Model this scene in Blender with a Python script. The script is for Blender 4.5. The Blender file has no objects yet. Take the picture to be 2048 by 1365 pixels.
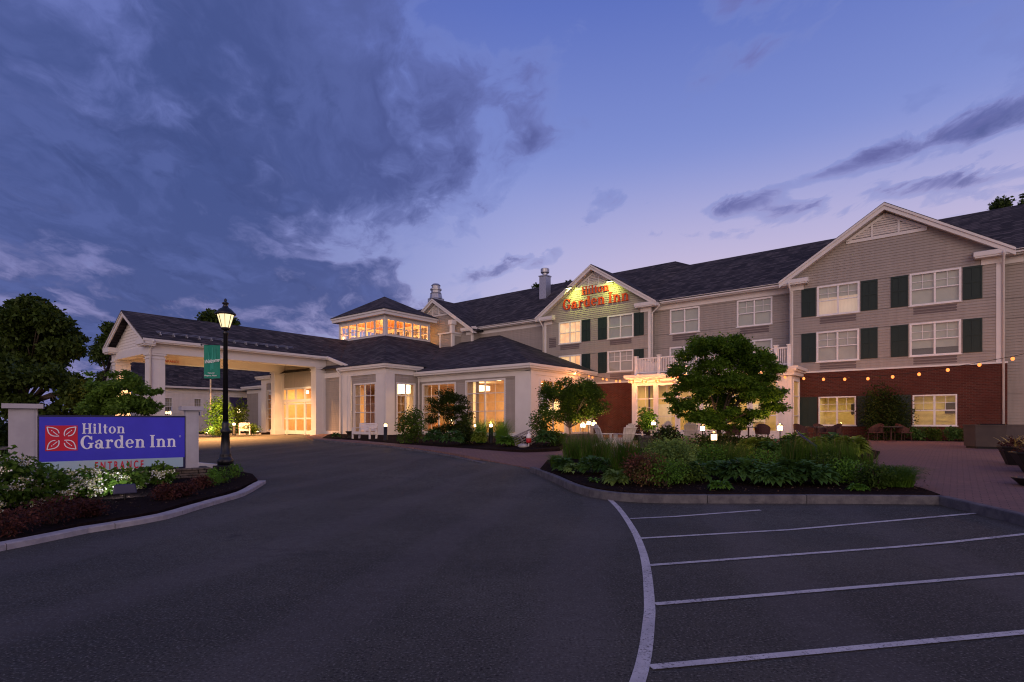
import bpy, bmesh, math, random
import numpy as np
from mathutils import Vector, Matrix
SC = bpy.context.scene
COL = SC.collection
R = math.radians

# ------------------------------------------------------------------ camera
cam = bpy.data.cameras.new("camera"); camo = bpy.data.objects.new("camera", cam); COL.objects.link(camo)
F_, CX, HY, HC = 1106.0, 1024.0, 845.0, 1.6
cam.sensor_width = 36; cam.lens = F_ / 2048 * 36; cam.shift_y = (HY - 682.5) / 2048
cam.clip_start = .05; cam.clip_end = 2000
camo.location = (0, 0, HC); camo.rotation_euler = (R(90), 0, 0)
SC.camera = camo
SC.view_settings.view_transform = 'Standard'; SC.view_settings.look = 'None'
SC.view_settings.gamma = 1; SC.view_settings.exposure = 0
try:
    SC.cycles.use_denoising = True
    SC.cycles.max_bounces = 8; SC.cycles.transparent_max_bounces = 16
    SC.cycles.sample_clamp_indirect = 4; SC.cycles.pixel_filter_type = 'BLACKMAN_HARRIS'; SC.cycles.filter_width = 1.15
except Exception: pass

# ------------------------------------------------------------------ node helper
class NT:
    def __init__(s, tree): s.t = tree; s.n = tree.nodes; s.l = tree.links
    def node(s, typ, **kw):
        n = s.n.new(typ)
        for k, v in kw.items(): setattr(n, k, v)
        return n
    def put(s, sock, val):
        if hasattr(val, 'is_output') or isinstance(val, bpy.types.NodeSocket): s.l.new(val, sock)
        elif val is not None: sock.default_value = val
    def m(s, op, a, b=None, c=None, clamp=False):
        n = s.node('ShaderNodeMath', operation=op, use_clamp=clamp)
        for i, x in enumerate((a, b, c)):
            if x is not None: s.put(n.inputs[i], x)
        return n.outputs[0]
    def vm(s, op, a, b=None):
        n = s.node('ShaderNodeVectorMath', operation=op)
        s.put(n.inputs[0], a)
        if b is not None: s.put(n.inputs[1], b)
        return n.outputs['Value'] if op in ('DOT_PRODUCT', 'LENGTH') else n.outputs[0]
    def ss(s, x, a, b, lo=0., hi=1.):
        n = s.node('ShaderNodeMapRange', interpolation_type='SMOOTHSTEP')
        s.put(n.inputs[0], x); n.inputs[1].default_value = a; n.inputs[2].default_value = b
        n.inputs[3].default_value = lo; n.inputs[4].default_value = hi
        return n.outputs[0]
    def mix(s, f, a, b, blend='MIX'):
        n = s.node('ShaderNodeMix', data_type='RGBA', blend_type=blend)
        s.put(n.inputs[0], f)
        for i, x in ((6, a), (7, b)):
            s.put(n.inputs[i], (x[0], x[1], x[2], 1) if isinstance(x, (tuple, list)) else x)
        return n.outputs[2]
    def noise(s, vec, scale, detail=4, rough=.55, dist=0, out='Fac'):
        n = s.node('ShaderNodeTexNoise'); n.inputs['Scale'].default_value = scale
        n.inputs['Detail'].default_value = detail; n.inputs['Roughness'].default_value = rough
        n.inputs['Distortion'].default_value = dist
        if vec is not None: s.put(n.inputs['Vector'], vec)
        return n.outputs[out]
    def xyz(s, v):
        n = s.node('ShaderNodeSeparateXYZ'); s.put(n.inputs[0], v); return n.outputs
    def comb(s, x, y, z):
        n = s.node('ShaderNodeCombineXYZ')
        for i, q in enumerate((x, y, z)): s.put(n.inputs[i], q)
        return n.outputs[0]
    def ramp(s, f, stops):
        n = s.node('ShaderNodeValToRGB'); s.put(n.inputs[0], f)
        e = n.color_ramp.elements
        while len(e) < len(stops): e.new(.5)
        for k, (p, c) in zip(e, stops): k.position = p; k.color = (*c, 1)
        return n.outputs[0]

# ------------------------------------------------------------------ dusk sky (all by world direction)
w = bpy.data.worlds.new("World"); SC.world = w; w.use_nodes = True
T = NT(w.node_tree); w.node_tree.nodes.clear()
d = T.vm('NORMALIZE', T.node('ShaderNodeTexCoord').outputs['Generated'])
dx, dy, dz = T.xyz(d)
el = T.m('MAXIMUM', dz, 0.0)
base = T.ramp(el, [(0., (.60, .52, .74)), (.14, (.60, .58, .86)), (.26, (.42, .47, .86)), (.42, (.25, .32, .74)), (.60, (.125, .19, .60)), (.85, (.05, .08, .30))])
# pink afterglow low towards the right of the view
glow = T.m('MULTIPLY', T.ss(dx, -.28, .34), T.ss(el, .46, .10))
base = T.mix(T.m('MULTIPLY', glow, .88), base, (.84, .63, .75))
left = T.ss(dx, .05, -.5)
base = T.mix(T.m('MULTIPLY', left, T.ss(el, .5, .1, .60, .86)), base, (.125, .155, .43))
# cloud layer seen in perspective, drawn out in streets that run away from the viewer
den = T.m('ADD', el, .13)
cp = T.comb(T.m('DIVIDE', dx, den), T.m('DIVIDE', dy, den), 0.0)
rot = T.node('ShaderNodeVectorRotate'); rot.rotation_type = 'Z_AXIS'; rot.inputs['Angle'].default_value = R(-14)
T.put(rot.inputs[0], cp)
st = T.vm('MULTIPLY', rot.outputs[0], (1.25, .72, 1.))
wv = T.vm('SUBTRACT', T.noise(st, 1.6, 4, out='Color'), (.5, .5, .5))
st2 = T.vm('ADD', st, T.vm('MULTIPLY', wv, (.55, .55, .55)))
n1 = T.noise(T.vm('ADD', st2, (3.7, 1.2, 0)), 1.25, 10, .62)
n2 = T.noise(T.vm('ADD', st2, (9.1, 4.4, 2.)), 4.2, 8, .62)
def unit(px, py):
    v = Vector(((px - CX) / F_, 1, (HY - py) / F_)); v.normalize(); return v
def blob(px, py, r0, r1, amp):
    return T.m('MULTIPLY', T.ss(T.vm('DOT_PRODUCT', d, tuple(unit(px, py))), math.cos(R(r1)), math.cos(R(r0))), amp)
def streak(pa, pb, w0, w1, amp, L0, L1):
    a, b = unit(*pa), unit(*pb); nrm = a.cross(b).normalized(); mid = (a + b).normalized()
    o = T.m('ABSOLUTE', T.m('ADD', T.vm('DOT_PRODUCT', d, tuple(nrm)), T.m('MULTIPLY', T.m('SUBTRACT', n2, .5), .05)))
    return T.m('MULTIPLY', T.m('MULTIPLY', T.ss(o, w1, w0), T.ss(T.vm('DOT_PRODUCT', d, tuple(mid)), math.cos(R(L1)), math.cos(R(L0)))), amp)
bias = T.m('MULTIPLY', T.ss(dx, .10, -.35), .085)
for b in [(640, 330, 3, 22, .075), (150, 420, 6, 24, .05), (960, 310, 2, 10, .10), (790, 250, 2, 9, .05), (1160, 190, 1, 7, .15), (480, 520, 2, 13, .05), (430, 30, 2, 9, .06),
          (1160, 40, 3, 13, -.14), (860, 70, 3, 13, -.20), (1020, 200, 1, 6, .06), (960, 520, 3, 10, -.14), (1350, 330, 5, 16, -.16), (1750, 390, 6, 20, -.12), (1500, 560, 4, 13, -.10), (1500, 100, 6, 17, -.12), (1990, 20, 1, 7, .12), (1900, 130, 1, 7, -.12), (2040, 200, 1, 6, -.10), (1560, 20, 1, 6, .15), (1430, 190, 1, 5, .15), (90, 110, 3, 11, -.02), (900, 400, 1, 7, .06), (740, 480, 1, 6, -.06), (400, 200, 3, 13, .09), (520, 90, 2, 9, .05), (640, 590, 2, 9, .07), (130, 510, 3, 11, .13)]:
    bias = T.m('ADD', bias, blob(*b))
bias = T.m('ADD', bias, streak((1480, 405), (1985, 235), .001, .026, .33, 7, 13))
bias = T.m('ADD', bias, streak((1850, 370), (2070, 320), .001, .018, .24, 4, 8))
bias = T.m('ADD', bias, streak((900, 560), (1110, 515), .002, .022, .22, 3, 8))
bias = T.m('ADD', bias, streak((1150, 455), (1560, 430), .002, .03, .14, 5, 14))
bias = T.m('ADD', bias, streak((1180, 400), (1700, 430), .002, .03, .15, 6, 16))
bias = T.m('ADD', bias, streak((1250, 470), (1480, 470), .001, .016, .16, 3, 9))
bias = T.m('ADD', bias, streak((1050, 300), (1420, 190), .002, .03, .10, 4, 12))
bias = T.m('ADD', bias, streak((1400, 130), (1750, 60), .002, .04, .09, 5, 14))
n3 = T.noise(T.vm('ADD', st2, (1.3, 7.7, 5.)), 2.3, 8, .6)
dens = T.m('ADD', bias, T.m('ADD', .485, T.m('ADD', T.m('MULTIPLY', T.m('SUBTRACT', n1, .5), 1.05), T.m('ADD', T.m('MULTIPLY', T.m('SUBTRACT', n3, .5), 1.05), T.m('MULTIPLY', T.m('SUBTRACT', n2, .5), .62)))))
thin = T.ss(dens, .44, .60); thick = T.ss(dens, .50, .78)
lowc = T.ss(el, .40, .06)
light_c = T.mix(lowc, T.mix(T.ss(dx, -.3, .3), (.125, .165, .46), (.21, .23, .58)), (.36, .32, .60))
dark_c = T.mix(T.ss(dx, -.5, .45), (.062, .095, .295), (.12, .125, .37))
sky = T.mix(T.m('MULTIPLY', thin, .66), base, light_c)
sky = T.mix(T.m('MULTIPLY', thick, .95), sky, dark_c)
# paler mottling where the bank is thin, deeper blue where it is thick
sky = T.mix(T.m('MULTIPLY', T.ss(n3, .50, .66), T.m('MULTIPLY', thick, .42)), sky, (.135, .18, .49))
sky = T.mix(T.m('MULTIPLY', T.ss(n2, .50, .36), T.m('MULTIPLY', thick, .45)), sky, (.046, .070, .23))
# bright broken edges inside the big cloud bank
edge = T.m('MULTIPLY', T.m('MULTIPLY', T.ss(dens, .38, .46), T.ss(dens, .56, .48)), T.ss(dx, -.45, .0, .10, .42))
sky = T.mix(edge, sky, T.mix(lowc, (.21, .27, .66), (.50, .52, .84)))
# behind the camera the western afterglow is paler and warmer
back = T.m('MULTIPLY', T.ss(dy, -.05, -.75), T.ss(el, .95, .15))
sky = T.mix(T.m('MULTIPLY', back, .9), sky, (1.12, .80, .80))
sky = T.mix(T.ss(dz, 0., -.03), sky, (.03, .03, .05))
nis = T.node('ShaderNodeTexSky'); nis.sky_type = 'NISHITA'; nis.sun_disc = False
nis.sun_elevation = R(1.0); nis.sun_rotation = R(205)
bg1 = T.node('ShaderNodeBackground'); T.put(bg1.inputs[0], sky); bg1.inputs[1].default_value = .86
bg2 = T.node('ShaderNodeBackground'); T.put(bg2.inputs[0], nis.outputs[0]); bg2.inputs[1].default_value = .012
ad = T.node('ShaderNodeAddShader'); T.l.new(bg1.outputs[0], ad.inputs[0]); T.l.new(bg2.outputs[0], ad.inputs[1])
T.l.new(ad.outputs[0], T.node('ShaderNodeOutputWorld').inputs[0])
sun = bpy.data.lights.new("afterglow", 'SUN'); sun.energy = 1.0; sun.angle = R(40); sun.color = (1., .75, .63)
suno = bpy.data.objects.new("afterglow", sun); COL.objects.link(suno)
suno.rotation_euler = (R(80), 0, R(-4))

# ------------------------------------------------------------------ frames of reference
UX, UY, VX, VY = -.7790, .6271, .6271, .7790       # u runs along the facade to the left, v into the building
def W(u, v, z): return Vector((UX * u + VX * v, UY * u + VY * v, z))
def uv_of(x, y): return UX * x + UY * y, VX * x + VY * y
def zt(x, y):
    v = VX * x + VY * y
    return .5 * min(1., max(0., (v - 9.) / 15.))
def G(px, py, dz=0.):                               # where a line of sight meets the ground (+dz)
    s, k = (px - CX) / F_, (py - HY) / F_
    lo, hi = .3, 400.
    for _ in range(60):
        t = (lo + hi) / 2
        if HC - t * k - zt(s * t, t) - dz > 0: lo = t
        else: hi = t
    return Vector((s * lo, lo, zt(s * lo, lo) + dz))
def AT(px, Y, dz=0.):                               # a point on the ground at distance Y
    x = (px - CX) / F_ * Y
    return Vector((x, Y, zt(x, Y) + dz))
def PT(px, py, Y): return Vector(((px - CX) / F_ * Y, Y, HC + (HY - py) / F_ * Y))

# ------------------------------------------------------------------ materials
def mat(name, col, rough=.6, var=None, vscale=4., bump=0., bscale=40., spec=.3, metal=0., emit=None, estr=0.):
    m = bpy.data.materials.new(name); m.use_nodes = True
    N = NT(m.node_tree); b = N.n['Principled BSDF']
    b.inputs['Roughness'].default_value = rough; b.inputs['Metallic'].default_value = metal
    b.inputs['Specular IOR Level'].default_value = spec
    pos = N.node('ShaderNodeNewGeometry').outputs['Position']
    c = (*col, 1)
    if var is not None:
        f = N.ss(N.noise(pos, vscale, 6, .6), .32, .68)
        N.put(b.inputs['Base Color'], N.mix(f, col, var))
    else:
        f = N.ss(N.noise(pos, vscale, 5, .6), .3, .7)
        N.put(b.inputs['Base Color'], N.mix(f, tuple(x * .93 for x in col), tuple(min(1, x * 1.05) for x in col)))
    if bump:
        bn = N.node('ShaderNodeBump'); bn.inputs['Strength'].default_value = bump; bn.inputs['Distance'].default_value = .02
        N.put(bn.inputs['Height'], N.noise(pos, bscale, 4)); N.put(b.inputs['Normal'], bn.outputs[0])
    if emit:
        b.inputs['Emission Color'].default_value = (*emit, 1); b.inputs['Emission Strength'].default_value = estr
    return m
def lamp_mat(name, col, s):
    m = bpy.data.materials.new(name); m.use_nodes = True; N = NT(m.node_tree); N.n.clear()
    e = N.node('ShaderNodeEmission'); e.inputs[0].default_value = (*col, 1); e.inputs[1].default_value = s
    N.l.new(e.outputs[0], N.node('ShaderNodeOutputMaterial').inputs[0]); return m
def leaf_mat(name, a, b_, trans=.25, rough=.5):
    m = bpy.data.materials.new(name); m.use_nodes = True; N = NT(m.node_tree); N.n.clear()
    g = N.node('ShaderNodeNewGeometry')
    c = N.mix(g.outputs['Random Per Island'], a, b_)
    c = N.mix(N.ss(N.noise(g.outputs['Position'], 1.6, 3), .35, .7), c, tuple(x * .62 for x in a))
    p = N.node('ShaderNodeBsdfPrincipled'); N.put(p.inputs['Base Color'], c); p.inputs['Roughness'].default_value = rough
    p.inputs['Specular IOR Level'].default_value = .10
    t = N.node('ShaderNodeBsdfTranslucent'); N.put(t.inputs[0], N.mix(.5, c, (b_[0] * 1.3, b_[1] * 1.3, b_[2] * .8)))
    x = N.node('ShaderNodeMixShader'); x.inputs[0].default_value = trans
    N.l.new(p.outputs[0], x.inputs[1]); N.l.new(t.outputs[0], x.inputs[2])
    N.l.new(x.outputs[0], N.node('ShaderNodeOutputMaterial').inputs[0]); return m
def building_vec(N):
    pos = N.node('ShaderNodeNewGeometry').outputs['Position']
    u = N.vm('DOT_PRODUCT', pos, (UX, UY, 0)); v = N.vm('DOT_PRODUCT', pos, (VX, VY, 0))
    return pos, u, v, N.xyz(pos)[2]
def brick_mat(name, c1, c2, mortar, bw, bh, ms, flat=False, rough=.85, big=None):
    m = bpy.data.materials.new(name); m.use_nodes = True; N = NT(m.node_tree); b = N.n['Principled BSDF']
    pos, u, v, z = building_vec(N)
    vec = N.comb(u, v, 0) if flat else N.comb(N.m('ADD', u, v), z, 0)
    t = N.node('ShaderNodeTexBrick'); N.put(t.inputs['Vector'], vec)
    t.inputs['Scale'].default_value = 1; t.inputs['Brick Width'].default_value = bw; t.inputs['Row Height'].default_value = bh
    t.inputs['Mortar Size'].default_value = ms; t.inputs['Color1'].default_value = (*c1, 1); t.inputs['Color2'].default_value = (*c2, 1)
    t.inputs['Mortar'].default_value = (*mortar, 1); t.inputs['Bias'].default_value = 0
    t.inputs['Mortar Smooth'].default_value = .3
    c = N.mix(N.ss(N.noise(pos, .9, 6, .65), .3, .72), t.outputs[0], N.mix(.55, t.outputs[0], big or tuple(x * .6 for x in c1)))
    c = N.mix(N.m('MULTIPLY', N.noise(pos, 30, 3), .3), c, tuple(x * .5 for x in c1))
    N.put(b.inputs['Base Color'], c); b.inputs['Roughness'].default_value = rough; b.inputs['Specular IOR Level'].default_value = .2
    bn = N.node('ShaderNodeBump'); bn.inputs['Strength'].default_value = .5; bn.inputs['Distance'].default_value = .012
    N.put(bn.inputs['Height'], N.m('ADD', N.m('MULTIPLY', t.outputs['Fac'], -1.), N.m('MULTIPLY', N.noise(pos, 60, 3), .4)))
    N.put(b.inputs['Normal'], bn.outputs[0]); return m

def asphalt_mat():
    m = bpy.data.materials.new("asphalt"); m.use_nodes = True; N = NT(m.node_tree); b = N.n['Principled BSDF']
    pos = N.node('ShaderNodeNewGeometry').outputs['Position']
    fine = N.noise(pos, 48, 2, .6); mid = N.noise(pos, 9, 6, .65); big = N.noise(pos, .35, 5, .6)
    c = N.mix(N.ss(big, .35, .68), (.047, .044, .035), (.080, .074, .059))
    c = N.mix(N.m('MULTIPLY', N.ss(mid, .5, .8), .45), c, (.050, .045, .046))
    c = N.mix(N.ss(fine, .57, .66), c, (.15, .14, .12))
    c = N.mix(N.ss(fine, .45, .33), c, (.014, .012, .011))
    # scuffs and drag marks: thin pale scratches
    sv = N.vm('MULTIPLY', pos, (.9, 3.2, 1))
    c = N.mix(N.m('MULTIPLY', N.ss(N.noise(sv, 2.3, 8, .72, .6), .64, .74), .28), c, (.12, .115, .13))
    # oil stains
    c = N.mix(N.m('MULTIPLY', N.ss(N.noise(pos, 1.1, 3, .5), .66, .76), .5), c, (.018, .017, .02))
    ln = N.m('SINE', N.m('MULTIPLY', N.m('ADD', N.vm('DOT_PRODUCT', pos, (.88, -.22, 0)), N.m('MULTIPLY', N.noise(pos, .12, 2), 2.2)), 3.4))
    c = N.mix(N.m('MULTIPLY', N.ss(ln, .1, .95), .30), c, (.105, .092, .088))
    vo = N.node('ShaderNodeTexVoronoi'); vo.feature = 'DISTANCE_TO_EDGE'; vo.inputs['Scale'].default_value = .21
    N.put(vo.inputs['Vector'], N.vm('ADD', pos, N.vm('MULTIPLY', N.noise(pos, .8, 6, .7, out='Color'), (1.6, 1.6, 0))))
    c = N.mix(N.m('MULTIPLY', N.ss(vo.outputs['Distance'], .006, .002), N.m('MULTIPLY', N.ss(big, .40, .5), .22)), c, (.012, .012, .014))
    N.put(b.inputs['Base Color'], c)
    N.put(b.inputs['Roughness'], N.ss(mid, .3, .7, .72, .9)); b.inputs['Specular IOR Level'].default_value = .25
    bn = N.node('ShaderNodeBump'); bn.inputs['Strength'].default_value = .12; bn.inputs['Distance'].default_value = .003
    N.put(bn.inputs['Height'], fine); N.put(b.inputs['Normal'], bn.outputs[0]); return m
def paint_mat():
    m = bpy.data.materials.new("road_paint"); m.use_nodes = True; N = NT(m.node_tree); b = N.n['Principled BSDF']
    pos = N.node('ShaderNodeNewGeometry').outputs['Position']
    c = N.mix(N.ss(N.noise(pos, 3, 6, .7), .35, .7), (.58, .55, .54), (.42, .40, .40))
    c = N.mix(N.ss(N.m('ADD', N.noise(pos, 38, 8, .8), N.m('MULTIPLY', N.noise(pos, 2.2, 4), .22)), .64, .72), c, (.085, .075, .075))
    N.put(b.inputs['Base Color'], c); b.inputs['Roughness'].default_value = .8
    bn = N.node('ShaderNodeBump'); bn.inputs['Strength'].default_value = .4; bn.inputs['Distance'].default_value = .006
    N.put(bn.inputs['Height'], N.noise(pos, 120, 3, .7)); N.put(b.inputs['Normal'], bn.outputs[0]); return m
def glass_mat(name, refl=.07, tint=(1, 1, 1)):
    m = bpy.data.materials.new(name); m.use_nodes = True; N = NT(m.node_tree); N.n.clear()
    t = N.node('ShaderNodeBsdfTransparent'); t.inputs[0].default_value = (*tint, 1)
    g = N.node('ShaderNodeBsdfGlossy'); g.inputs['Roughness'].default_value = .03
    x = N.node('ShaderNodeMixShader'); x.inputs[0].default_value = refl
    N.l.new(t.outputs[0], x.inputs[1]); N.l.new(g.outputs[0], x.inputs[2])
    N.l.new(x.outputs[0], N.node('ShaderNodeOutputMaterial').inputs[0]); return m
def litroom_mat(name, c1, c2, s, sc=1.2, hot=None):
    """a curtained or blinded lit window: glows unevenly"""
    m = bpy.data.materials.new(name); m.use_nodes = True; N = NT(m.node_tree); N.n.clear()
    pos, u, v, z = building_vec(N)
    pl = N.m('SINE', N.m('MULTIPLY', N.m('ADD', u, N.m('MULTIPLY', N.noise(pos, 1.5, 2), .4)), 38.))
    f = N.ss(N.noise(pos, sc, 3), .3, .7)
    c = N.mix(f, c1, c2); c = N.mix(N.m('MULTIPLY', N.ss(pl, -.2, 1.), .22), c, tuple(x * .6 for x in c1))
    e = N.node('ShaderNodeEmission'); N.put(e.inputs[0], c); e.inputs[1].default_value = s
    dfs = N.node('ShaderNodeBsdfDiffuse'); dfs.inputs[0].default_value = (.5, .45, .4, 1)
    a = N.node('ShaderNodeAddShader'); N.l.new(e.outputs[0], a.inputs[0]); N.l.new(dfs.outputs[0], a.inputs[1])
    N.l.new(a.outputs[0], N.node('ShaderNodeOutputMaterial').inputs[0]); return m

def siding_mat(name, a, b_):
    m = bpy.data.materials.new(name); m.use_nodes = True; N = NT(m.node_tree); b = N.n['Principled BSDF']
    pos, u, v, z = building_vec(N); al = N.m('ADD', u, v)
    streaks = N.noise(N.comb(N.m('MULTIPLY', al, 2.6), N.m('MULTIPLY', z, .22), 0), 1.6, 6, .65)
    row = N.node('ShaderNodeTexWhiteNoise'); row.noise_dimensions = '2D'
    N.put(row.inputs['Vector'], N.comb(N.m('FLOOR', N.m('ADD', N.m('MULTIPLY', al, .27), N.m('MULTIPLY', N.m('FLOOR', N.m('DIVIDE', z, .15)), .37))), N.m('FLOOR', N.m('DIVIDE', z, .15)), 0))
    c = N.mix(N.ss(streaks, .3, .72), a, b_); c = N.mix(N.m('MULTIPLY', row.outputs['Value'], .22), c, tuple(x * .72 for x in a))
    N.put(b.inputs['Base Color'], c); b.inputs['Roughness'].default_value = .6; b.inputs['Specular IOR Level'].default_value = .3; return m
M = dict(
    siding=siding_mat("taupe_siding", (.335, .30, .275), (.285, .255, .235)),
    siding_w=siding_mat("white_siding", (.70, .67, .65), (.60, .57, .55)),
    trim=mat("white_trim", (.62, .60, .595), .5, (.585, .565, .56), 1.2),
    vinyl=mat("white_vinyl", (.70, .68, .685), .4),
    shutter=mat("shutter_green", (.012, .026, .024), .55),
    grille=mat("grille_taupe", (.135, .11, .115), .7),
    brick=brick_mat("red_brick", (.105, .026, .018), (.055, .015, .012), (.10, .062, .05), .23, .083, .014),
    roof=brick_mat("asphalt_shingle", (.026, .025, .032), (.12, .105, .115), (.008, .008, .011), .46, .15, .016, rough=.95, big=(.022, .021, .029)),
    paver=brick_mat("brick_pavers", (.26, .145, .12), (.20, .115, .10), (.09, .06, .055), .22, .11, .009, flat=True, big=(.16, .10, .095)),
    asphalt=asphalt_mat(), paint=paint_mat(),
    granite=mat("granite_kerb", (.40, .375, .385), .8, (.29, .275, .29), 6, .5, 35),
    granite_d=mat("dark_granite_kerb", (.125, .122, .13), .8, (.07, .067, .08), 5, .6, 30),
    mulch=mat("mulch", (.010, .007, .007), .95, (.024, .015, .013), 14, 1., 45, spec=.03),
    soil=mat("dark_lawn", (.02, .03, .012), .95, (.03, .04, .018), 3, .6, 30),
    iron=mat("black_iron", (.010, .010, .012), .35, spec=.5), blackp=mat("black_paint", (.012, .012, .013), .5),
    glass=glass_mat("window_glass", .06), glass_b=glass_mat("blind_glass", .12, (.9, .93, .9)), glass_s=glass_mat("sunroom_glass", .08, (1, 1, .92)),
    blind=mat("pale_blind", (.40, .41, .375), .8, (.34, .355, .33), 1.5), blind2=mat("grey_blind", (.40, .385, .36), .8, (.33, .32, .30), 1.2),
    darkroom=mat("dark_room", (.05, .05, .055), .9),
    lit_or=litroom_mat("lit_orange_curtain", (1., .40, .13), (1., .62, .30), 1.0, 2.2),
    lit_pk=litroom_mat("lit_rose_blind", (.62, .36, .25), (.74, .50, .38), .55, .8),
    in_wall=mat("interior_wall", (.74, .50, .25), .7), in_floor=mat("interior_floor", (.30, .18, .10), .5), in_ceil=mat("interior_ceiling", (.85, .72, .52), .7),
    in_wood=mat("interior_wood", (.40, .19, .075), .5, (.30, .13, .05), 5), in_dark=mat("interior_dark", (.06, .045, .035), .6),
    in_curt=mat("curtain", (.42, .30, .17), .8, (.32, .22, .12), 7), in_yel=mat("sunroom_wall", (.74, .62, .30), .7), in_white=mat("interior_white", (.82, .80, .76), .6),
    in_ent=mat("vestibule_wall", (.82, .60, .34), .6),
    soffit=mat("canopy_ceiling", (.78, .66, .54), .6),
    sign_blue=mat("sign_blue", (.030, .026, .36), .35, (.036, .033, .42), 1.5, emit=(.03, .026, .34), estr=.16), sign_aqua=mat("sign_aqua", (.30, .46, .56), .4, (.36, .45, .50), 2),
    sign_white=mat("sign_white", (.72, .74, .85), .4), sign_red=mat("sign_red", (.52, .012, .035), .4), letter_red=mat("letter_red", (.46, .04, .012), .6),
    sign_post=mat("sign_post", (.40, .39, .43), .5, (.35, .34, .38), 3), navy=mat("navy_edge", (.012, .012, .06), .4),
    stone=mat("field_stone", (.15, .12, .10), .9, (.07, .058, .05), 9, .8, 22),
    banner=mat("banner_green", (.004, .20, .135), .6), bannert=mat("banner_print", (.70, .76, .74), .6), banner2=mat("banner_ghost", (.02, .27, .20), .6),
    bench=mat("white_bench_paint", (.64, .60, .60), .5, (.54, .51, .51), 6), adir=mat("white_chair_paint", (.68, .65, .64), .55, (.58, .55, .54), 7),
    wicker=mat("brown_wicker", (.075, .030, .026), .6, (.045, .018, .016), 30, .8, 90), tabletop=mat("table_glass", (.06, .05, .05), .2),
    planter=mat("planter_brown", (.085, .065, .055), .7, (.065, .05, .045), 2), bowl=mat("dark_bowl", (.018, .015, .014), .5),
    bark=mat("bark", (.075, .055, .042), .9, (.04, .03, .024), 14, .8, 40), bark_l=mat("grey_bark", (.20, .155, .115), .85, (.12, .09, .07), 16, .8, 40),
    pole=mat("flagpole_white", (.66, .62, .62), .4), steel=mat("galvanised_metal", (.42, .43, .47), .4, (.33, .34, .38), 8, metal=.7),
    awning=mat("navy_awning", (.035, .028, .075), .8), skin=mat("skin", (.45, .27, .19), .5), shirt=mat("dark_shirt", (.05, .035, .035), .8), hair=mat("dark_hair", (.02, .013, .01), .6),
    buoy_r=mat("buoy_red", (.45, .02, .03), .5), buoy_w=mat("buoy_white", (.72, .70, .68), .5), trap=mat("weathered_wood", (.27, .24, .22), .85, (.17, .15, .14), 20),
    flood=mat("floodlight_grey", (.045, .045, .085), .45), flag_r=mat("flag_red", (.40, .05, .06), .7), flag_w=mat("flag_white", (.6, .55, .55), .7),
    white_fl=mat("white_petals", (.80, .80, .66), .7), cream_fl=mat("cream_florets", (.52, .47, .22), .8, (.40, .38, .16), 30),
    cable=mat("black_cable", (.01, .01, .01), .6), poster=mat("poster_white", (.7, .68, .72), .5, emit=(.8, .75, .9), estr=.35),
    tree_dk=leaf_mat("tree_leaf_dark", (0.041, 0.067, 0.014), (0.072, 0.116, 0.022), .2), tree_md=leaf_mat("tree_leaf_mid", (0.049, 0.102, 0.013), (0.105, 0.181, 0.021), .3),
    maple=leaf_mat("maple_leaf", (0.058, 0.131, 0.012), (0.130, 0.233, 0.025), .35), dogw=leaf_mat("dogwood_leaf", (0.101, 0.197, 0.030), (0.189, 0.317, 0.050), .35),
    shrub=leaf_mat("shrub_leaf", (0.053, 0.101, 0.015), (0.098, 0.168, 0.024), .25), shrub_d=leaf_mat("dark_shrub_leaf", (0.026, 0.044, 0.008), (0.046, 0.073, 0.012), .2),
    hosta=leaf_mat("hosta_leaf", (0.056, 0.133, 0.033), (0.106, 0.217, 0.054), .2), hosta_y=leaf_mat("gold_hosta_leaf", (0.176, 0.257, 0.030), (0.297, 0.393, 0.058), .25),
    pale=leaf_mat("pale_leaf", (0.162, 0.273, 0.072), (0.270, 0.393, 0.100), .25), barb=leaf_mat("barberry_leaf", (.062, .022, .020), (.12, .045, .034), .2),
    barb_g=leaf_mat("rose_leaf", (0.188, 0.069, 0.056), (0.075, 0.119, 0.019), .2), grass=leaf_mat("ornamental_grass", (0.038, 0.099, 0.011), (0.088, 0.170, 0.018), .25),
    grass_t=leaf_mat("grass_plume", (0.160, 0.130, 0.060), (0.220, 0.170, 0.090), .3), lime=leaf_mat("lime_leaf", (0.086, 0.206, 0.025), (0.138, 0.283, 0.036), .25), hydra=leaf_mat("hydrangea_leaf", (0.075, 0.159, 0.021), (0.150, 0.252, 0.033), .25),
    gold=leaf_mat("gold_flower", (0.500, 0.360, 0.100), (0.600, 0.450, 0.160), .2),
    bulb=lamp_mat("bulb_glow", (1., .25, .06), 2.4), lantern=lamp_mat("lantern_glow", (1., .66, .32), 16), lampglow=lamp_mat("post_lamp_glow", (1., .80, .45), 7),
    ceil_lamp=lamp_mat("ceiling_lamp_glow", (1., .74, .38), 5), spot_glow=lamp_mat("flood_glow", (1., .95, .5), 6), up_glow=lamp_mat("uplight_glow", (1., .72, .40), 30),
    frost=lamp_mat("lamp_glass_glow", (1., .78, .42), 1.5),
)

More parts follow.
